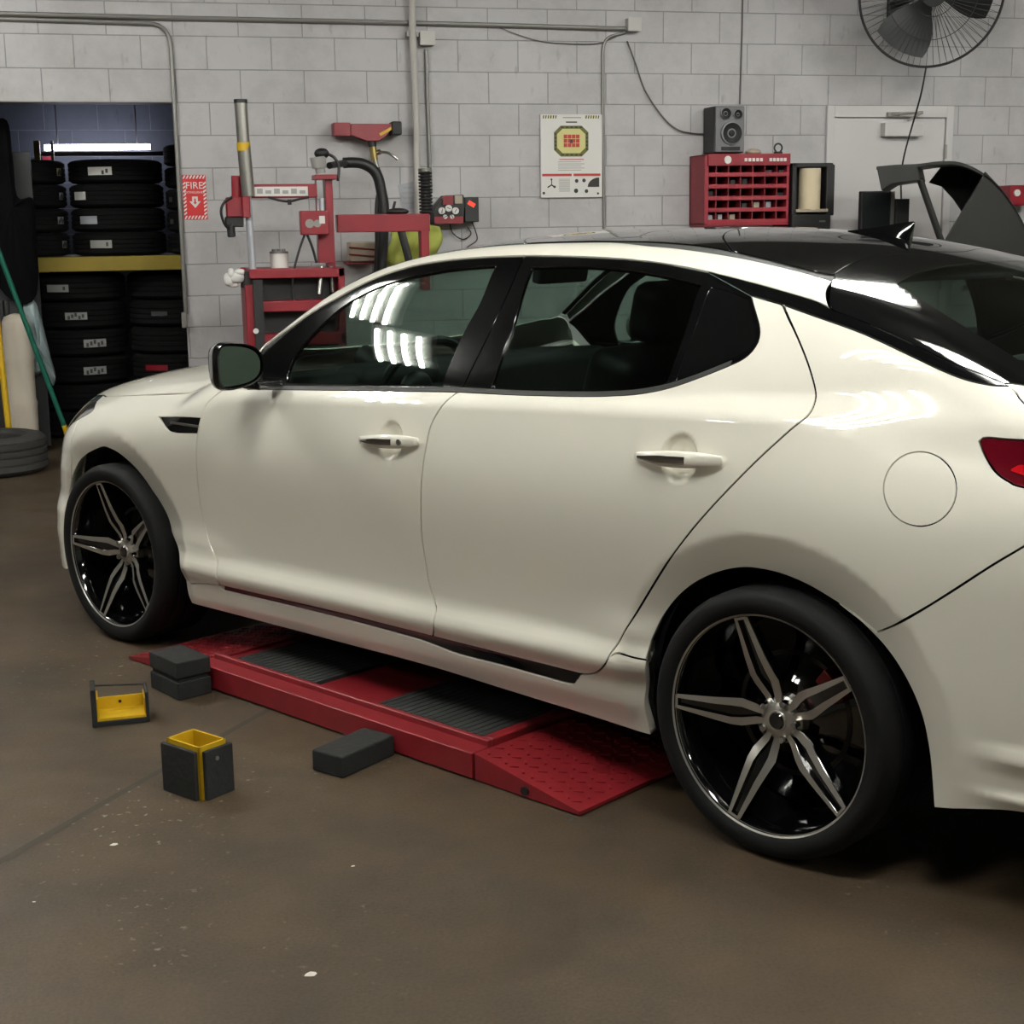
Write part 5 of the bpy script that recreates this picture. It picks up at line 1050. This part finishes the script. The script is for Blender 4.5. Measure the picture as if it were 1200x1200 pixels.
mb = MB(); p = at(277, 325, Yt-.02); [mb.ell(p+Vector(q), r_, 12, 8, e=.8) for q, r_ in (((0, 0, 0), (.05, .03, .035)), ((-.045, 0, -.01), (.03, .025, .04)), ((.02, -.01, .03), (.03, .02, .02)), ((-.02, .01, -.04), (.035, .02, .02)), ((-.03, -.01, .025), (.02, .02, .03)))]; mb.build('plastic_rag', 'sticker', tc)
mb = MB(); bx2(mb, 265, 231, 294, 254, Yt-.03, .16); bx2(mb, 283.5, 230, 294, 255, Yt-.07, .1); mb.build('head_block', 'red', tc, bevel=.006)
mb = MB(); mb.cyl(at(277, 206, Yt+.04), at(277.5, 232, Yt+.04), .030, n=18); mb.build('head_cylinder', 'red', tc)
mb = MB(); bx2(mb, 264, 254, 286, 266, Yt-.02, .12); mb.cyl(at(270, 262, Yt), at(271.5, 278, Yt), .024, n=14); mb.build('clamp', 'matte_black', tc, bevel=.008)
mb = MB(); mb.tube(crom([at(272, 231, Yt-.04), at(263, 237, Yt-.05), at(259, 248, Yt-.05), at(263, 262, Yt-.04), at(268, 268, Yt-.02)], 5), .008, 8); mb.build('head_hose', 'hose', tc)
mb = MB(); bx2(mb, 293, 216, 372, 231.5, Yt, .10); o = mb.build('upper_arm', 'red', tc, bevel=.006)
mb = MB(); bx2(mb, 298, 219, 361, 229.5, Yt-.004, .004); lb = mb.build('arm_label', 'sticker', tc)
mb = MB(); [bx2(mb, 301+k*10, 221+(k % 2)*2, 308+k*10, 227, Yt-.006, .002) for k in range(6)]; mb.build('label_marks', 'print_grey', lb)
mb = MB(); mb.tube(crom([at(314, 231, Yt-.02), at(328, 235, Yt-.02), at(340, 236, Yt-.02), at(352, 233, Yt-.02), at(362, 231, Yt-.02)], 5), .007, 8); mb.cyl(at(339, 234, Yt-.02), at(339.5, 240, Yt-.02), .012); mb.build('arm_cable', 'hose', tc)
mb = MB(); a = at(370, 208, Yt); c_ = at(396, 212, Yt); bx2(mb, 381, 210, 397, 420, Yt+.02, .14); bx2(mb, 369, 204.5, 395, 210, Yt-.02, .2); bx2(mb, 370, 210, 374, 300, Yt+.03, .08); bx2(mb, 372, 258, 392, 308, Yt-.0, .1); mb.build('column', 'red', tc, bevel=.005)
mb = MB(); mb.cyl(at(377, 232, Yt+.03), at(378.5, 300, Yt+.03), .015); mb.build('column_rod', 'rod', tc)
mb = MB(); bx2(mb, 352, 247, 386, 275, Yt-.09, .10); cbx = mb.build('control_panel', 'red', tc, bevel=.006)
for x, y, r in ((363, 262, .026), (372, 262, .022)): p = at(x, y, Yt-.093); mb = MB(); mb.cyl(p, p+Vector((0, .01, 0)), r, n=18); mb.build('gauge', 'steel', cbx)
mb = MB(); bx2(mb, 374, 253, 381, 262, Yt-.094, .004); mb.build('control_label', 'sticker', cbx)
mb = MB(); mb.cyl(at(376, 203, Yt+.05), at(374.5, 196, Yt+.05), .03, n=16); mb.cyl(at(374.5, 197, Yt+.05), at(372.5, 184, Yt+.05), .042, .05, n=18); rg = mb.build('air_filter', 'filter', tc)
mb = MB(); mb.ell(at(377, 180, Yt+.05), (.045, .045, .032)); mb.cyl(at(372, 184, Yt+.05), at(384, 178, Yt+.05), .02); mb.build('filter_head', 'matte_black', rg)
mb = MB(); mb.tube(crom([at(383, 180, Yt+.05), at(392, 185, Yt+.05), at(397, 196, Yt+.05), at(396, 212, Yt+.04)], 5), .009, 8); mb.cyl(at(386, 194, Yt+.1), at(404, 191, Yt+.3), .02); mb.build('filter_hose', 'hose', rg)
mb = MB(); bx2(mb, 395, 251.5, 504, 271, Yt+.05, .10); bx2(mb, 493, 268, 504.5, 340, Yt+.05, .10); mb.build('helper_arm', 'red', tc, bevel=.005)
mb = MB(); mb.cyl(at(498, 200, Yt+.12), at(499.5, 252, Yt+.12), .030, n=20)
for k in range(13): p = at(498+.12*k, 203+k*3.8, Yt+.12); mb.tube([p+Vector((.036*math.cos(2*PI*q/20), .036*math.sin(2*PI*q/20), 0)) for q in range(20)], .007, 6, closed=True)
mb.build('arm_spring', 'matte_black', tc)
mb = MB(); mb.cyl(at(497.6, 197, Yt+.12), at(498, 201, Yt+.12), .04, n=18); mb.build('spring_cap', 'steel', tc)
mb = MB(); mb.ell(at(466, 248, Yt+.1), (.07, .05, .022)); mb.cyl(at(460, 248, Yt+.1), at(463, 236, Yt+.1), .008); mb.build('roller', 'matte_black', tc)
mb = MB(); mb.tube(crom([at(470, 270, Yt+.08), at(474, 285, Yt+.08), at(478, 300, Yt+.08), at(482, 320, Yt+.08)], 4), .024, 8); mb.build('helper_lever', 'matte_black', tc)
mb = MB(); mb.tube(crom([at(357, 275, Yt-.06), at(350, 295, Yt-.06), at(344, 320, Yt-.07), at(343, 348, Yt-.07), at(352, 356, Yt-.06), at(368, 352, Yt-.05)], 6), .007, 8); mb.tube(crom([at(360, 275, Yt-.06), at(366, 290, Yt-.06), at(371, 308, Yt-.05)], 4), .008, 8); mb.build('air_lines', 'hose', tc)
mb = MB(); mb.cyl(at(377, 312, Yt-.05), at(374, 345, Yt-.08), .014); mb.cyl(at(388, 312, Yt-.05), at(390, 342, Yt-.05), .012); mb.build('tyre_levers', 'steel', tc)
mb = MB(); a = at(286, 316, Yt-.1); c_ = at(404, 322, Yt-.1); xl, xr, zt = a.x, c_.x, a.z
mb.span((xl, Yt-.1, 0), (xl+.07, Yt+.38, zt-.09)); mb.span((xl+.03, Yt-.1, zt-.055), (xr, Yt+.38, zt)); mb.span((xl, Yt-.1, 0), (xr, Yt+.38, .12)); mb.span((xr-.04, Yt-.1, 0), (xr, Yt+.38, zt)); mb.span((xl, Yt+.34, 0), (xr, Yt+.38, zt))
mb.span((xl+.07, Yt-.1, zt-.25), (xr, Yt+.34, zt-.185)); mb.span((xl+.07, Yt-.1, zt-.45), (xr, Yt+.34, zt-.38)); mb.build('cabinet', 'red', tc, bevel=.006)
mb = MB(); mb.span((xl+.07, Yt+.02, .12), (xr-.05, Yt+.32, zt-.06)); mb.build('cabinet_recess', 'matte_black', tc)
mb = MB(); mb.span((xl+.045, Yt-.14, .0), (xl+.10, Yt-.10, zt-.06)); gu = mb.build('guide_post', 'matte_black', tc); p = at(300, 388, Yt-.145); mb = MB(); mb.cyl(p, p+Vector((0, .02, 0)), .016, n=16); mb.build('round_reflector', 'sticker', gu)
p = at(327.5, 312, Yt+.12); can = thing('paste_can', 'small white can with dark lid on the red tyre changer cabinet', 'can', (p.x, p.y, zt))
mb = MB(); mb.cyl((p.x, p.y, zt), (p.x, p.y, zt+.085), .054, n=28); mb.build('can_body', 'white', can); mb = MB(); mb.cyl((p.x, p.y, zt+.085), (p.x, p.y, zt+.098), .056, n=28); [mb.cyl((p.x+q, p.y, zt+.098), (p.x+q, p.y, zt+.112), .012) for q in (-.03, .0, .028)]; mb.build('can_lid', 'steel', can)
# ------------------------------------------------------------------ tyre store behind the doorway
rk = thing('tyre_rack', 'steel tyre rack with yellow beam inside the dark storeroom', 'rack', (-2.5, 7.6, 0))
zb = at(130, 308, 7.2).z
mb = MB(); mb.span((-4.2, 7.18, zb-.055), (-1.0, 7.24, zb+.045)); mb.build('beam', 'beam', rk, bevel=.004)
mb = MB(); mb.span((-4.2, 8.0, zb-.055), (-1.0, 8.06, zb+.045)); mb.build('beam', 'beam', rk, bevel=.004)
mb = MB(); mb.span((-4.2, 7.2, zb+.03), (-1.0, 8.05, zb+.045)); mb.build('deck', 'steel', rk)
for x in (-4.2, -1.0):
    for y in (7.2, 8.03): mb = MB(); mb.box((x, y, 1.25), (.06, .06, 2.5)); mb.build('upright', 'beam', rk)
def tyre_mesh(R, W):
    mb = MB(); r0 = R*.62; prof = [(r0, W*.12), (r0+.02, W*.02), (R*.82, 0), (R*.93, W*.04), (R*.985, W*.12)]
    for k in range(4): z = W*(.14+.19*k); prof += [(R, z), (R, z+W*.15), (R*.975, z+W*.155), (R*.975, z+W*.185)]
    prof += [(R*.985, W*.88), (R*.93, W*.96), (R*.82, W), (r0+.02, W*.98), (r0, W*.88), (r0+.012, W*.5)]
    mb.lathe(prof, n=64, closed=True); return mb
def store_tyre(x, y, z, R, W, label, lab=None, group='new tyres in the storeroom'):
    mb = tyre_mesh(R, W); mb.v = [v+Vector((x, y, z)) for v in mb.v]; o = mb.build('tyre', 'tyre_store', sharp=40); tag(o, label, 'tyre', group)
    if lab:
        px, py, mt, wl, hl_ = lab; xx = at(px, py, y-R).x; dx = max(-R*.9, min(R*.9, xx-x)); a = math.asin(dx/R); hw = wl/2/R
        m2 = MB(); vs = []
        for k in range(7):
            t = a-hw+2*hw*k/6; vs += [(x+(R+.002)*math.sin(t), y-(R+.002)*math.cos(t), z+W/2-hl_/2), (x+(R+.002)*math.sin(t), y-(R+.002)*math.cos(t), z+W/2+hl_/2)]
        m2.add(vs, [(2*k, 2*k+2, 2*k+3, 2*k+1) for k in range(6)]); s_ = m2.build('tread_label', mt, o)
        m3 = MB()
        for k in range(5):
            t = a-hw*.8+1.6*hw*k/5; m3.box((x+(R+.0035)*math.sin(t+.03), y-(R+.0035)*math.cos(t), z+W/2+.01*((k*7) % 3-1)), (.016, .002, hl_*.5), rot=Matrix.Rotation(t, 3, 'Z'))
        m3.build('label_print', 'ink', s_)
ORD = ['bottom', 'second', 'third', 'fourth', 'fifth', 'sixth', 'topmost']
W0 = .166; zs = zb+.046
cx = at(30, 250, 7.5).x; LA = {3: (68, 216, 'print_yellow', .05, .05), 2: (72, 243, 'paper', .05, .05), 1: (70, 265, 'paper', .07, .05), 0: (79, 291, 'print_grey', .06, .05)}
for k in range(4): store_tyre(cx-.03, 7.60, zs+k*W0, .31, W0-.003, '%s tyre of the left stack on the yellow beam' % ORD[k], LA.get(k))
LBb = {3: (117, 211, 'sticker', .17, .055), 2: (93, 240, 'sticker', .12, .055), 1: (103, 265, 'paper', .15, .055), 0: (118, 290, 'print_grey', .16, .055)}
for k in range(4): store_tyre(at(138, 250, 7.5).x, 7.58, zs+k*W0, .325, W0-.003, '%s tyre of the middle stack on the yellow beam' % ORD[k], LBb.get(k))
for k in range(5): store_tyre(at(138, 250, 7.5).x+.665, 7.60, zs+k*W0*.93, .325, W0*.93-.003, '%s tyre of the right stack on the yellow beam' % ORD[k], {2: (182, 258, 'ink', .05, .03), 1: (190, 285, 'ink', .05, .03)}.get(k))
mb = MB()
W1 = (zb-.075)/6
LC = {5: (68, 355, 'print_grey', .16, .05), 4: (90, 382, 'print_grey', .15, .05), 3: (112, 409, 'print_grey', .16, .055), 2: (112, 438, 'print_grey', .16, .055)}
for k in range(6): store_tyre(at(95, 400, 7.5).x, 7.60, .001+k*W1, .33, W1-.003, '%s tyre of the left floor stack under the yellow beam' % ORD[k], LC.get(k))
for k in range(6): store_tyre(at(95, 400, 7.5).x+.675, 7.62, .001+k*W1, .33, W1-.003, '%s tyre of the right floor stack under the yellow beam' % ORD[k], {4: (185, 345, 'ink', .12, .03), 2: (182, 420, 'red', .18, .04)}.get(k))
# storeroom strip light
p0 = at(52, 173, 8.6); p1 = at(176, 172, 8.6); mb = MB(); mb.cyl((p0.x, 8.6, p0.z), (p1.x, 8.6, p1.z), .022, n=14); sl2 = thing('strip_light', 'glowing white strip light high in the dark storeroom', 'light', ((p0.x+p1.x)/2, 8.6, p0.z))
mb.build('tube', 'tube_store', sl2)
mb = MB(); mb.span((p0.x-.05, 8.585, p0.z-.062), (p1.x+.5, 8.625, p0.z-.028)); mb.build('fitting', 'locker', sl2, bevel=.005)
for x in (p0.x+.1, p1.x-.1): mb = MB(); mb.cyl((x, 8.605, p0.z-.03), (x, 8.605, 3.0), .006); mb.build('hanger_rod', 'wire', sl2)
for k, (xa, xb, mt, lab) in enumerate(((39, 49, 'beam', 'yellow upright post left in the storeroom'), (59, 65, 'print_olive', 'olive post in the storeroom right of the yellow one'))):
    a = at(xa, 168, 8.3); c_ = at(xb, 210, 8.3); mb = MB(); mb.span((a.x, 8.3, 0), (c_.x, 8.36, a.z+.02)); tag(mb.build('storage_post', mt), lab, 'post')
a = at(50, 180, 8.75); c_ = at(57, 194, 8.75); mb = MB(); mb.span((a.x, 8.75, c_.z), (c_.x+.02, 8.9, a.z)); mb.span((a.x, 8.75, 0), (a.x+.02, 8.9, c_.z)); tag(mb.build('red_carton', 'red'), 'small red carton between the two storeroom posts', 'carton')
# things in the doorway at the far left
a = at(34, 195, 6.75); c_ = at(49, 440, 6.75); lk = thing('steel_door_leaf', 'dark grey steel door leaf standing open in the doorway', 'door', (a.x, 6.9, 0))
mb = MB(); mb.span((a.x-.55, 6.86, .02), (at(46, 330, 6.86).x, 6.90, at(20, 178, 6.86).z)); mb.build('leaf', 'locker', lk, bevel=.003)
def cloth(name, pts, Y, th, mt, label, cat):
    a = [at(x, y, Y) for x, y in pts]; c = sum(a, Vector())/len(a); mb = MB(); n = len(a); ring = crom(a+[a[0]], 4)[:-1]; n = len(ring); vs = []
    for k, (s_, d_) in enumerate(((.0, -th), (.45, -th*.9), (.8, -th*.55), (1, 0), (.8, th*.4), (0, th*.5))):
        for i, p in enumerate(ring): q = c+(p-c)*s_; vs.append(Vector((q.x, q.y+d_+(.02*math.sin(i*1.1+k) if 0 < s_ < 1 else 0), q.z)))
    fs = [(k*n+i, k*n+(i+1) % n, (k+1)*n+(i+1) % n, (k+1)*n+i) for k in range(5) for i in range(n)]
    mb.add(vs, fs); return tag(mb.build(name, mt, sharp=80), label, cat)
cloth('black_jacket', [(-14, 140), (8, 141), (14, 175), (20, 230), (38, 232), (42, 262), (43, 345), (14, 352), (-14, 300)], 6.78, .08, 'coat', 'black work jacket hanging in the doorway', 'jacket')
vs = []
cloth('plastic_sheet', [(27, 352), (40, 352), (48, 372), (60, 420), (65, 440), (62, 452), (54, 436), (36, 440), (30, 400)], 6.822, .07, 'bag', 'pale blue plastic sheet hanging behind the green pole', 'plastic sheet')
gp = thing('broom_pole', 'green pole leaning across the storeroom doorway', 'pole', tuple(at(76, 506, 7.0)))
pb = at(75, 498, 6.52); pt = at(-6, 283, 6.26); mb = MB(); mb.cyl(pb, pt, .016, n=12); mb.build('shaft', 'green', gp)
mb = MB(); q = at(78, 507, 6.53); mb.ell(q, (.018, .018, .026)); mb.cyl(q, pb, .017, n=12); mb.build('yellow_tip', 'yellow', gp)
dq = (q-pt).normalized(); e2 = q+dq*((q.z-.004)/-dq.z); mb = MB(); mb.cyl(q+dq*.03, e2, .014, n=12); mb.build('foot', 'coat', gp)
Yg = 6.66; c0 = at(20, 400, Yg); zt = at(20, 368, Yg).z; r = (at(37, 400, Yg)-at(2, 400, Yg)).length/2
gc = thing('gas_cylinder', 'white wrapped cylinder standing behind the floor tyre', 'cylinder', (c0.x, Yg, 0))
mb = MB(); prof = [(r*.98, .0), (r, .02)]
zc = [at(20, y, Yg).z for y in (472, 467, 418, 412)]
for z, q in sorted(((zc[0]-.03, 1.05), (zc[0], 1.08), (zc[1], .99), (zc[2]-.02, 1.04), (zc[2], 1.06), (zc[3]+.01, .98), (zt-.10, .96), (zt-.05, .93), (zt-.015, .75), (zt, .35), (zt+.004, .15))): prof.append((r*q, z))
mb.lathe([(0, 0)]+prof+[(0, zt+.005)], (c0.x, Yg, 0), n=36); mb.build('cylinder_body', 'wrap', gc, sharp=60)
mb = MB(); mb.cyl((c0.x-.05, Yg, zt-.02), (c0.x-.05, Yg, zt+.09), .022, n=14); mb.build('valve', 'black', gc)
a = at(5, 350, 6.45); c_ = at(13, 500, 6.45); mb = MB(); mb.cyl((a.x-.06, 6.43, 1.15), (at(11, 500, 6.40).x, 6.40, .02), .02, n=10); tag(mb.build('yellow_bar', 'yellow'), 'yellow bar leaning beside the white wrapped cylinder', 'bar')
# tyre lying on the floor at the left edge
mb = tyre_mesh(.345, .235); pr_ = at(55, 530, 5.95); mb.v = [v+Vector((pr_.x-.343, 5.98, .0)) for v in mb.v]; tag(mb.build('tyre', 'tyre_old', sharp=40), 'dusty used tyre lying flat on the floor at the left', 'tyre')
# ------------------------------------------------------------------ alignment lift under the car
lf = thing('scissor_lift', 'low red scissor lift with black rubber mats under the car', 'vehicle lift', tuple(car2w(-1.5, -.7)), -WY)
ox, oy = -1.5, -.7
def L3(x, y, z): return Vector((x-ox, y-oy, z))
for k, s in enumerate((1, -1)):
    yy = lambda y: y if s > 0 else -y
    mb = MB(); mb.span(L3(-2.13, yy(-1.01), .004), L3(-.86, yy(-.93), .078)); mb.span(L3(-2.13, yy(-.93), .004), L3(-.86, yy(-.40), .070)); mb.span(L3(-2.13, yy(-.47), .004), L3(-.86, yy(-.40), .078))
    pl = mb.build('platform', 'lift_red', lf, local=True, bevel=.004)
    mb = MB(); mb.span(L3(-2.13, yy(-.945), .07), L3(-.86, yy(-.925), .096)); mb.span(L3(-.90, yy(-.925), .07), L3(-.86, yy(-.47), .096)); mb.build('edge_lip', 'lift_red', pl, local=True, bevel=.005)
    for x0, x1 in ((-2.06, -1.66), (-1.36, -.915)):
        mb = MB(); mb.span(L3(x0, yy(-.905), .066), L3(x1, yy(-.47), .082))
        for q in range(int((x1-x0)/.026)): mb.span(L3(x0+.008+q*.026, yy(-.90), .08), L3(x0+.020+q*.026, yy(-.475), .0838))
        mb.build('rubber_mat', 'pad', pl, local=True)
    def wedge(nm, xa, xb, za, zb_, y0, y1):
        mb = MB(); v = [L3(xa, yy(y0), .004), L3(xa, yy(y0), za), L3(xb, yy(y0), zb_), L3(xb, yy(y0), .004), L3(xa, yy(y1), .004), L3(xa, yy(y1), za), L3(xb, yy(y1), zb_), L3(xb, yy(y1), .004)]
        mb.add(v, [(0, 1, 2, 3), (7, 6, 5, 4), (1, 5, 6, 2), (0, 4, 5, 1), (3, 2, 6, 7), (0, 3, 7, 4)])
        rng = np.arange(.05, .97, .085)
        for a_ in rng:                                    # raised tread plate lozenges
            for j, b_ in enumerate(np.arange(.06, .96, .075)):
                x = xa+(xb-xa)*a_; y = yy(y0)+(yy(y1)-yy(y0))*b_; z = za+(zb_-za)*a_
                an = .7 if (int(round(a_*100)//8)+j) % 2 else -.7
                mb.box(L3(x, y, z+.001), (.026, .007, .004), rot=Matrix.Rotation(an, 3, 'Z'))
        return mb.build(nm, 'lift_red', lf, local=True)
    wedge('ramp', -.852, -.48, .078, .014, -1.005, -.42); wedge('ramp', -2.138, -2.56, .074, .012, -1.0, -.42)
    mb = MB(); mb.cyl(L3(-.665, yy(-1.013), .022), L3(-.665, yy(-.99), .022), .012, n=12); mb.build('ramp_pin', 'matte_black', lf, local=True)
# ------------------------------------------------------------------ blocks on the floor
def block(name, x, y, rz, d, label, mt='rubber', group=None):
    mb = MB(); mb.box((0, 0, d[2]/2), d); o = mb.build(name, mt, local=True, bevel=.006); o.location = (x, y, 0); o.rotation_euler = (0, 0, rz); tag(o, label, 'block', group); return o
g4 = np.array([(-1.728, .335), (-1.654, .263), (-1.489, .407)])
e1 = Vector((g4[2]-g4[1])).to_2d() if False else None
u = Vector((-1.489+1.654, .407-.263, 0)); L = u.length; u.normalize(); v = Vector((-u.y, u.x, 0)); wv = .115
c_ = Vector((-1.654, .263, 0))+u*L/2+v*wv/2
block('rubber_block', c_.x, c_.y, math.atan2(u.y, u.x), (L, wv, .062), 'flat black rubber block lying in front of the red lift')
c_ = car2w(-2.075, -1.165); rb = math.atan2(at(235, 810, 1).y*0-.42, 1.0)
p0 = Vector((-2.094, 1.086, 0))
def onz(px, py, z=0):
    d = FW*_f+RT*(px-600)+UP*(600-py); return Vector(CAM+d*((z-CAM[2])/d[2]))
b0 = onz(209, 822); b1 = onz(235, 812); b2 = onz(176, 806); u = (b0-b2); L = u.length; u.normalize(); v = Vector((-u.y, u.x, 0)); c_ = b2+u*L/2+v*.062
mb = MB(); mb.box((0, 0, .029), (L, .12, .058)); mb.box((0, 0, .064), (L-.012, .108, .016)); mb.box((0, 0, .098), (L, .12, .054))
o = mb.build('rubber_block', 'rubber', local=True, bevel=.005); o.location = c_; o.rotation_euler = (0, 0, math.atan2(u.y, u.x)); tag(o, 'tall grooved black rubber block at the front end of the red lift', 'block')
# upright yellow steel block with rubber faces
f0 = onz(236, 942); fl = onz(191, 926); frt = onz(275, 926); ul = (fl-f0).normalized(); wl = (fl-f0).length; ur = Vector((ul.y, -ul.x, 0)); wr = (frt-f0).dot(ur); H = .135
if wr < 0: ur = -ur; wr = -wr
cube = thing('lift_adapter', 'yellow steel box with black rubber faces standing upright', 'lift adapter', tuple(f0+ul*wl/2+ur*wr/2))
def PB(a, c, z): return f0+ul*a+ur*c+Vector((0, 0, z))
def slab(mb, a0, a1, c0, c1, z0, z1):
    v = [PB(a, c, z) for a in (a0, a1) for c in (c0, c1) for z in (z0, z1)]; mb.add(v, [(0, 1, 3, 2), (4, 6, 7, 5), (0, 4, 5, 1), (2, 3, 7, 6), (0, 2, 6, 4), (1, 5, 7, 3)])
t = .006; e = .013; mb = MB()
slab(mb, e, wl-e, e, e+t, .0, H+.012); slab(mb, e, wl-e, wr-e-t, wr-e, .0, H+.012); slab(mb, e, e+t, e, wr-e, .0, H+.012); slab(mb, wl-e-t, wl-e, e, wr-e, 0, H+.012); slab(mb, e, wl-e, e, wr-e, .0, .006)
mb.build('steel_box', 'yellow', cube)
for q in range(2):
    mb = MB(); sd = .021
    if q == 0: slab(mb, sd, wl, 0, e, .0, H)
    else: slab(mb, 0, e, sd, wr, .0, H)
    mb.build('rubber_face', 'rubber', cube, bevel=.003)
mb = MB(); slab(mb, sd, wl, wr-e, wr, 0, H); mb.build('rubber_face', 'rubber', cube, bevel=.003); mb = MB(); slab(mb, wl-e, wl, sd, wr-.021, 0, H); mb.build('rubber_face', 'rubber', cube, bevel=.003)
q = PB(0, wr*.52, H*.80); mb = MB(); mb.cyl(q-ul*.002, q+ul*.004, .006, n=10); mb.build('screw_head', 'steel', cube)
# U shaped adapter lying open
a0 = onz(110, 853); a1 = onz(176, 846); ux = (a1-a0); Lx = ux.length; ux.normalize(); uy = Vector((-ux.y, ux.x, 0)); br_ = thing('lift_adapter', 'open yellow bracket with black rubber sides lying on the floor', 'lift adapter', tuple(a0+ux*Lx/2+uy*.06))
f0, ul, ur = a0, ux, uy
mb = MB(); slab(mb, .008, Lx-.006, .006, .105, .016, .024); slab(mb, .010, Lx-.008, .098, .104, .02, .062); slab(mb, .012, .018, .01, .10, .02, .085); slab(mb, Lx-.014, Lx-.010, .01, .10, .02, .075); mb.build('steel_channel', 'yellow', br_)
mb = MB(); slab(mb, 0, Lx, 0, .11, .0, .016); slab(mb, -.004, .012, -.002, .11, .0, .118); slab(mb, Lx-.010, Lx, 0, .11, .0, .095); mb.build('rubber_sides', 'rubber', br_, bevel=.003)
mb = MB(); mb.tube([PB(.012, .104, .10), PB(Lx-.006, .104, .09)], .003, 6); mb.build('wire_edge', 'rubber', br_)
for a_ in (.5,): mb = MB(); q = PB(Lx*.5, .097, .045); mb.cyl(q, q-ur*.002, .005, n=10); mb.build('bolt_hole', 'print_dark', br_)
# scraps on the floor
random.seed(11)
for px, py, s, lab in ((364, 1142, .016, 'white paper scrap on the bare floor near the bottom'), (133, 990, .012, 'tiny white scrap near the floor joint at the left'), (414, 1015, .006, 'tiny pale chip on the floor below the lift'), (40, 1057, .005, 'tiny pale chip at the lower left of the floor'), (669, 960, .012, 'small dark crumb by the ramp tip')):
    p = onz(px, py); mb = MB(); n = 7; vs = [p+Vector((s*(.6+.5*random.random())*math.cos(2*PI*k/n), s*.7*(.6+.5*random.random())*math.sin(2*PI*k/n), .002)) for k in range(n)]+[p+Vector((0, 0, s*.5))]
    mb.add([v-Vector((0, 0, .0015)) for v in vs], [(k, (k+1) % n, n) for k in range(n)]+[tuple(range(n))]); tag(mb.build('floor_scrap', 'black' if 'dark' in lab else 'debris', flat=True), lab, 'scrap')
# ------------------------------------------------------------------ ceiling fixtures: four-tube fluorescent troffers
FIX = [(-7.2, -.6), (-2.9, -.95), (0, -.5), (3.6, -.5), (-5.3, 2.95), (-3.95, 3.3), (1.1, 2.5), (4.4, 2.6), (-1.0, -2.0), (2.5, -2.4), (2.2, -5.6)]  # some placed from reflections, some added to brighten the rear quarter and right wall
for k, (x, y) in enumerate(FIX):
    f = thing('ceiling_light', 'four tube fluorescent ceiling fixture above the shop floor', 'light', (x, y, CH-.09), 0, 'fluorescent fixtures on the shop ceiling')
    if k == 0:
        mb = MB(); mb.box((0, 0, .06), (1.24, .62, .06)); P0 = [mb.build('housing', 'white', f, local=True, bevel=.01)]
        for q in range(4):
            mb = MB(); mb.cyl((-.58, -.21+q*.14, 0), (.58, -.21+q*.14, 0), .019, n=10); P0.append(mb.build('tube', 'tube', f, local=True))
    else:
        for ch in P0: c = ch.copy(); COL.objects.link(c); c.parent = f
sc.world = bpy.data.worlds.new('world'); sc.world.use_nodes = True
sc.world.node_tree.nodes['Background'].inputs['Color'].default_value = (.5, .48, .45, 1); sc.world.node_tree.nodes['Background'].inputs['Strength'].default_value = .0
sc.view_settings.view_transform = 'Standard'; sc.view_settings.look = 'None'; sc.view_settings.gamma = 1; sc.view_settings.use_curve_mapping = False
sc.view_settings.exposure = 0.0
sc.cycles.max_bounces = 8; sc.cycles.transparent_max_bounces = 12; sc.cycles.sample_clamp_indirect = 8; sc.cycles.use_denoising = True
